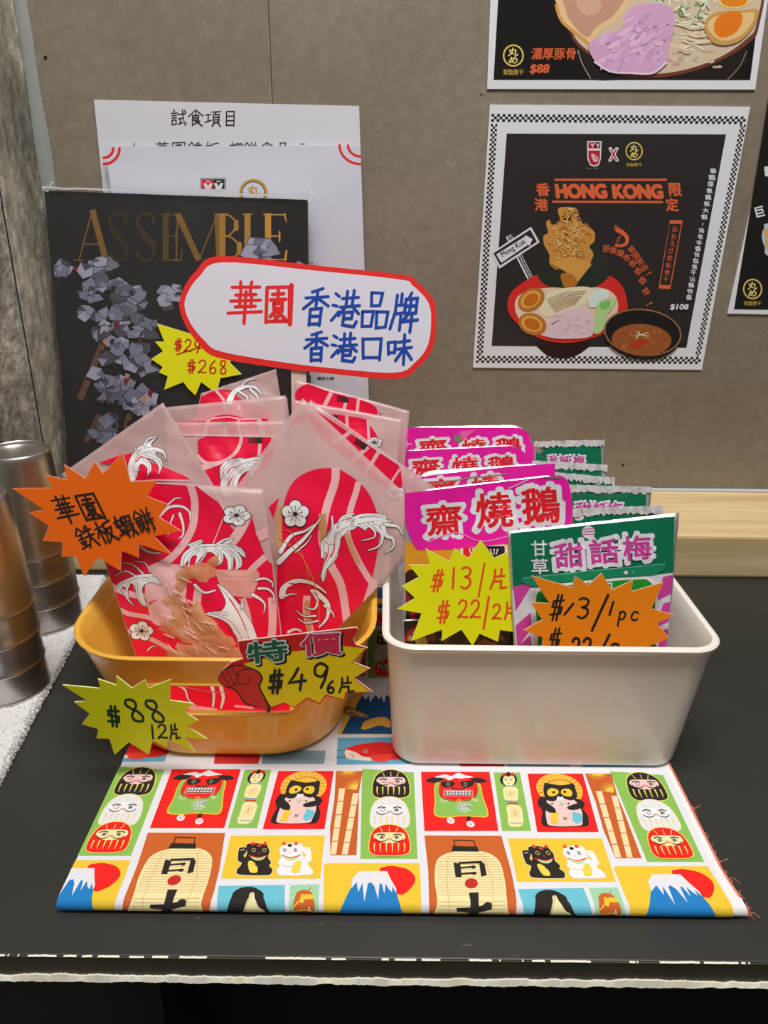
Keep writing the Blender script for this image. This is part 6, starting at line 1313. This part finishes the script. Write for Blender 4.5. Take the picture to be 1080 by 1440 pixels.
A.blob([(28, 340), (50, 304), (90, 280), (150, 268), (220, 284), (270, 310), (290, 350), (274, 392), (300, 450), (330, 510), (326, 548), (300, 530), (230, 510), (180, 490), (130, 420), (80, 400), (40, 376)], BK)
A.blob([(32, 340), (54, 308), (92, 286), (150, 274), (216, 290), (262, 314), (280, 350), (264, 392), (290, 450), (316, 510), (310, 530), (226, 500), (184, 482), (136, 414), (84, 394), (44, 372)], FR)
for pts in ([(52, 310), (70, 350), (96, 380)], [(78, 290), (96, 330), (120, 372), (130, 376)], [(110, 278), (126, 316), (150, 330)], [(150, 330), (136, 350), (150, 376), (190, 376), (214, 356), (206, 340)], [(140, 320), (170, 296), (210, 292)], [(84, 404), (110, 392), (136, 376)]): A.stroke(pts, 4, BK, sm=True)
A.hand('$', 366, 364, 118, 140, BK, 17, sh=.05); A.hand('4', 490, 350, 118, 134, BK, 17); A.hand('9', 628, 330, 130, 152, BK, 17); A.hand('6', 686, 398, 62, 76, BK, 14); A.hand('片', 776, 386, 104, 92, BK, 13)
A.build('writing', M['card'], t)
t, A = star(Plane(.4145, 14, T), c5_, [(102, 628), (236, 546), (136, 456), (264, 386), (188, 292), (350, 292), (314, 168), (494, 266), (536, 168), (640, 242), (734, 106), (840, 240), (940, 196), (1010, 250), (1060, 420), (1010, 560), (1100, 640), (1000, 700), (1040, 810), (880, 788), (866, 878), (726, 816), (672, 910), (588, 786), (438, 872), (442, 784), (206, 872), (286, 662)], S(236, 255, 0, .6), 'bright yellow price star with orange-red writing, on the nearest pink pack')
OW = S(244, 84, 20); A.hand('$', 408, 412, 124, 170, OW, 17, sh=.2); A.hand('13', 586, 392, 190, 176, OW, 18, sh=.05); A.hand('/', 740, 410, 70, 220, OW, 16); A.hand('片', 872, 400, 150, 160, OW, 18, sh=.1)
A.hand('$', 452, 650, 130, 176, OW, 17, sh=.1); A.hand('22', 646, 630, 190, 150, OW, 17); A.hand('/', 776, 656, 60, 210, OW, 18); A.hand('2', 856, 650, 84, 126, OW, 17); A.hand('片', 960, 640, 110, 140, OW, 17)
A.build('writing', M['card'], t)
t, A = star(Plane(.4058, 14, T), c7_, [(92, 614), (182, 562), (128, 478), (218, 482), (130, 346), (330, 404), (344, 348), (410, 392), (474, 334), (524, 416), (628, 368), (620, 424), (778, 378), (718, 508), (832, 540), (744, 580), (806, 652), (710, 690), (740, 780), (600, 750), (560, 860), (470, 770), (360, 850), (330, 760), (200, 820), (180, 700), (186, 650)], (.93, .26, .0, 1), 'orange price star with black prices per piece, lower half inside the white bin')
A.hand('$', 256, 502, 84, 130, BK, 11, sh=.2); A.hand('1', 314, 510, 44, 60, BK, 12, sh=.8); A.hand('3', 384, 506, 80, 106, BK, 12, sh=.1); A.hand('/', 466, 528, 120, 150, BK, 14); A.hand('1', 522, 506, 30, 70, BK, 12, sh=.3); A.hand('pc', 604, 536, 120, 80, BK, 10, sh=.1)
A.hand('$', 244, 662, 80, 120, BK, 11, sh=.2); A.hand('22', 376, 694, 110, 90, BK, 14); A.hand('/', 480, 700, 96, 110, BK, 14); A.hand('2', 540, 712, 60, 70, BK, 14); A.hand('pc', 640, 714, 120, 60, BK, 10)
A.build('writing', M['card'], t)
pbs = Plane(.742 - .005, LB, .7985)
t, A = star(pbs, b4, [(630, 756), (800, 808), (900, 760), (960, 900), (1060, 860), (1010, 960), (1070, 1020), (960, 1040), (940, 1120), (860, 1060), (830, 1130), (790, 1092), (768, 1060), (668, 1100), (686, 1030), (640, 1010), (660, 982), (600, 940), (662, 900), (620, 850), (668, 850)], S(226, 228, 10, .66), 'yellow price star with red prices on the magazine cover, partly behind the sign')
A.hand('$29', 790, 872, 150, 70, S(190, 30, 20), 8, rot=4); A.stroke([(734, 918), (840, 884), (900, 880)], 7, S(190, 30, 20)); A.hand('$268', 890, 982, 220, 74, S(190, 30, 20), 8, rot=2)
A.build('writing', M['card'], t)

# tidy up the lettering helper
bpy.data.objects.remove(_to)
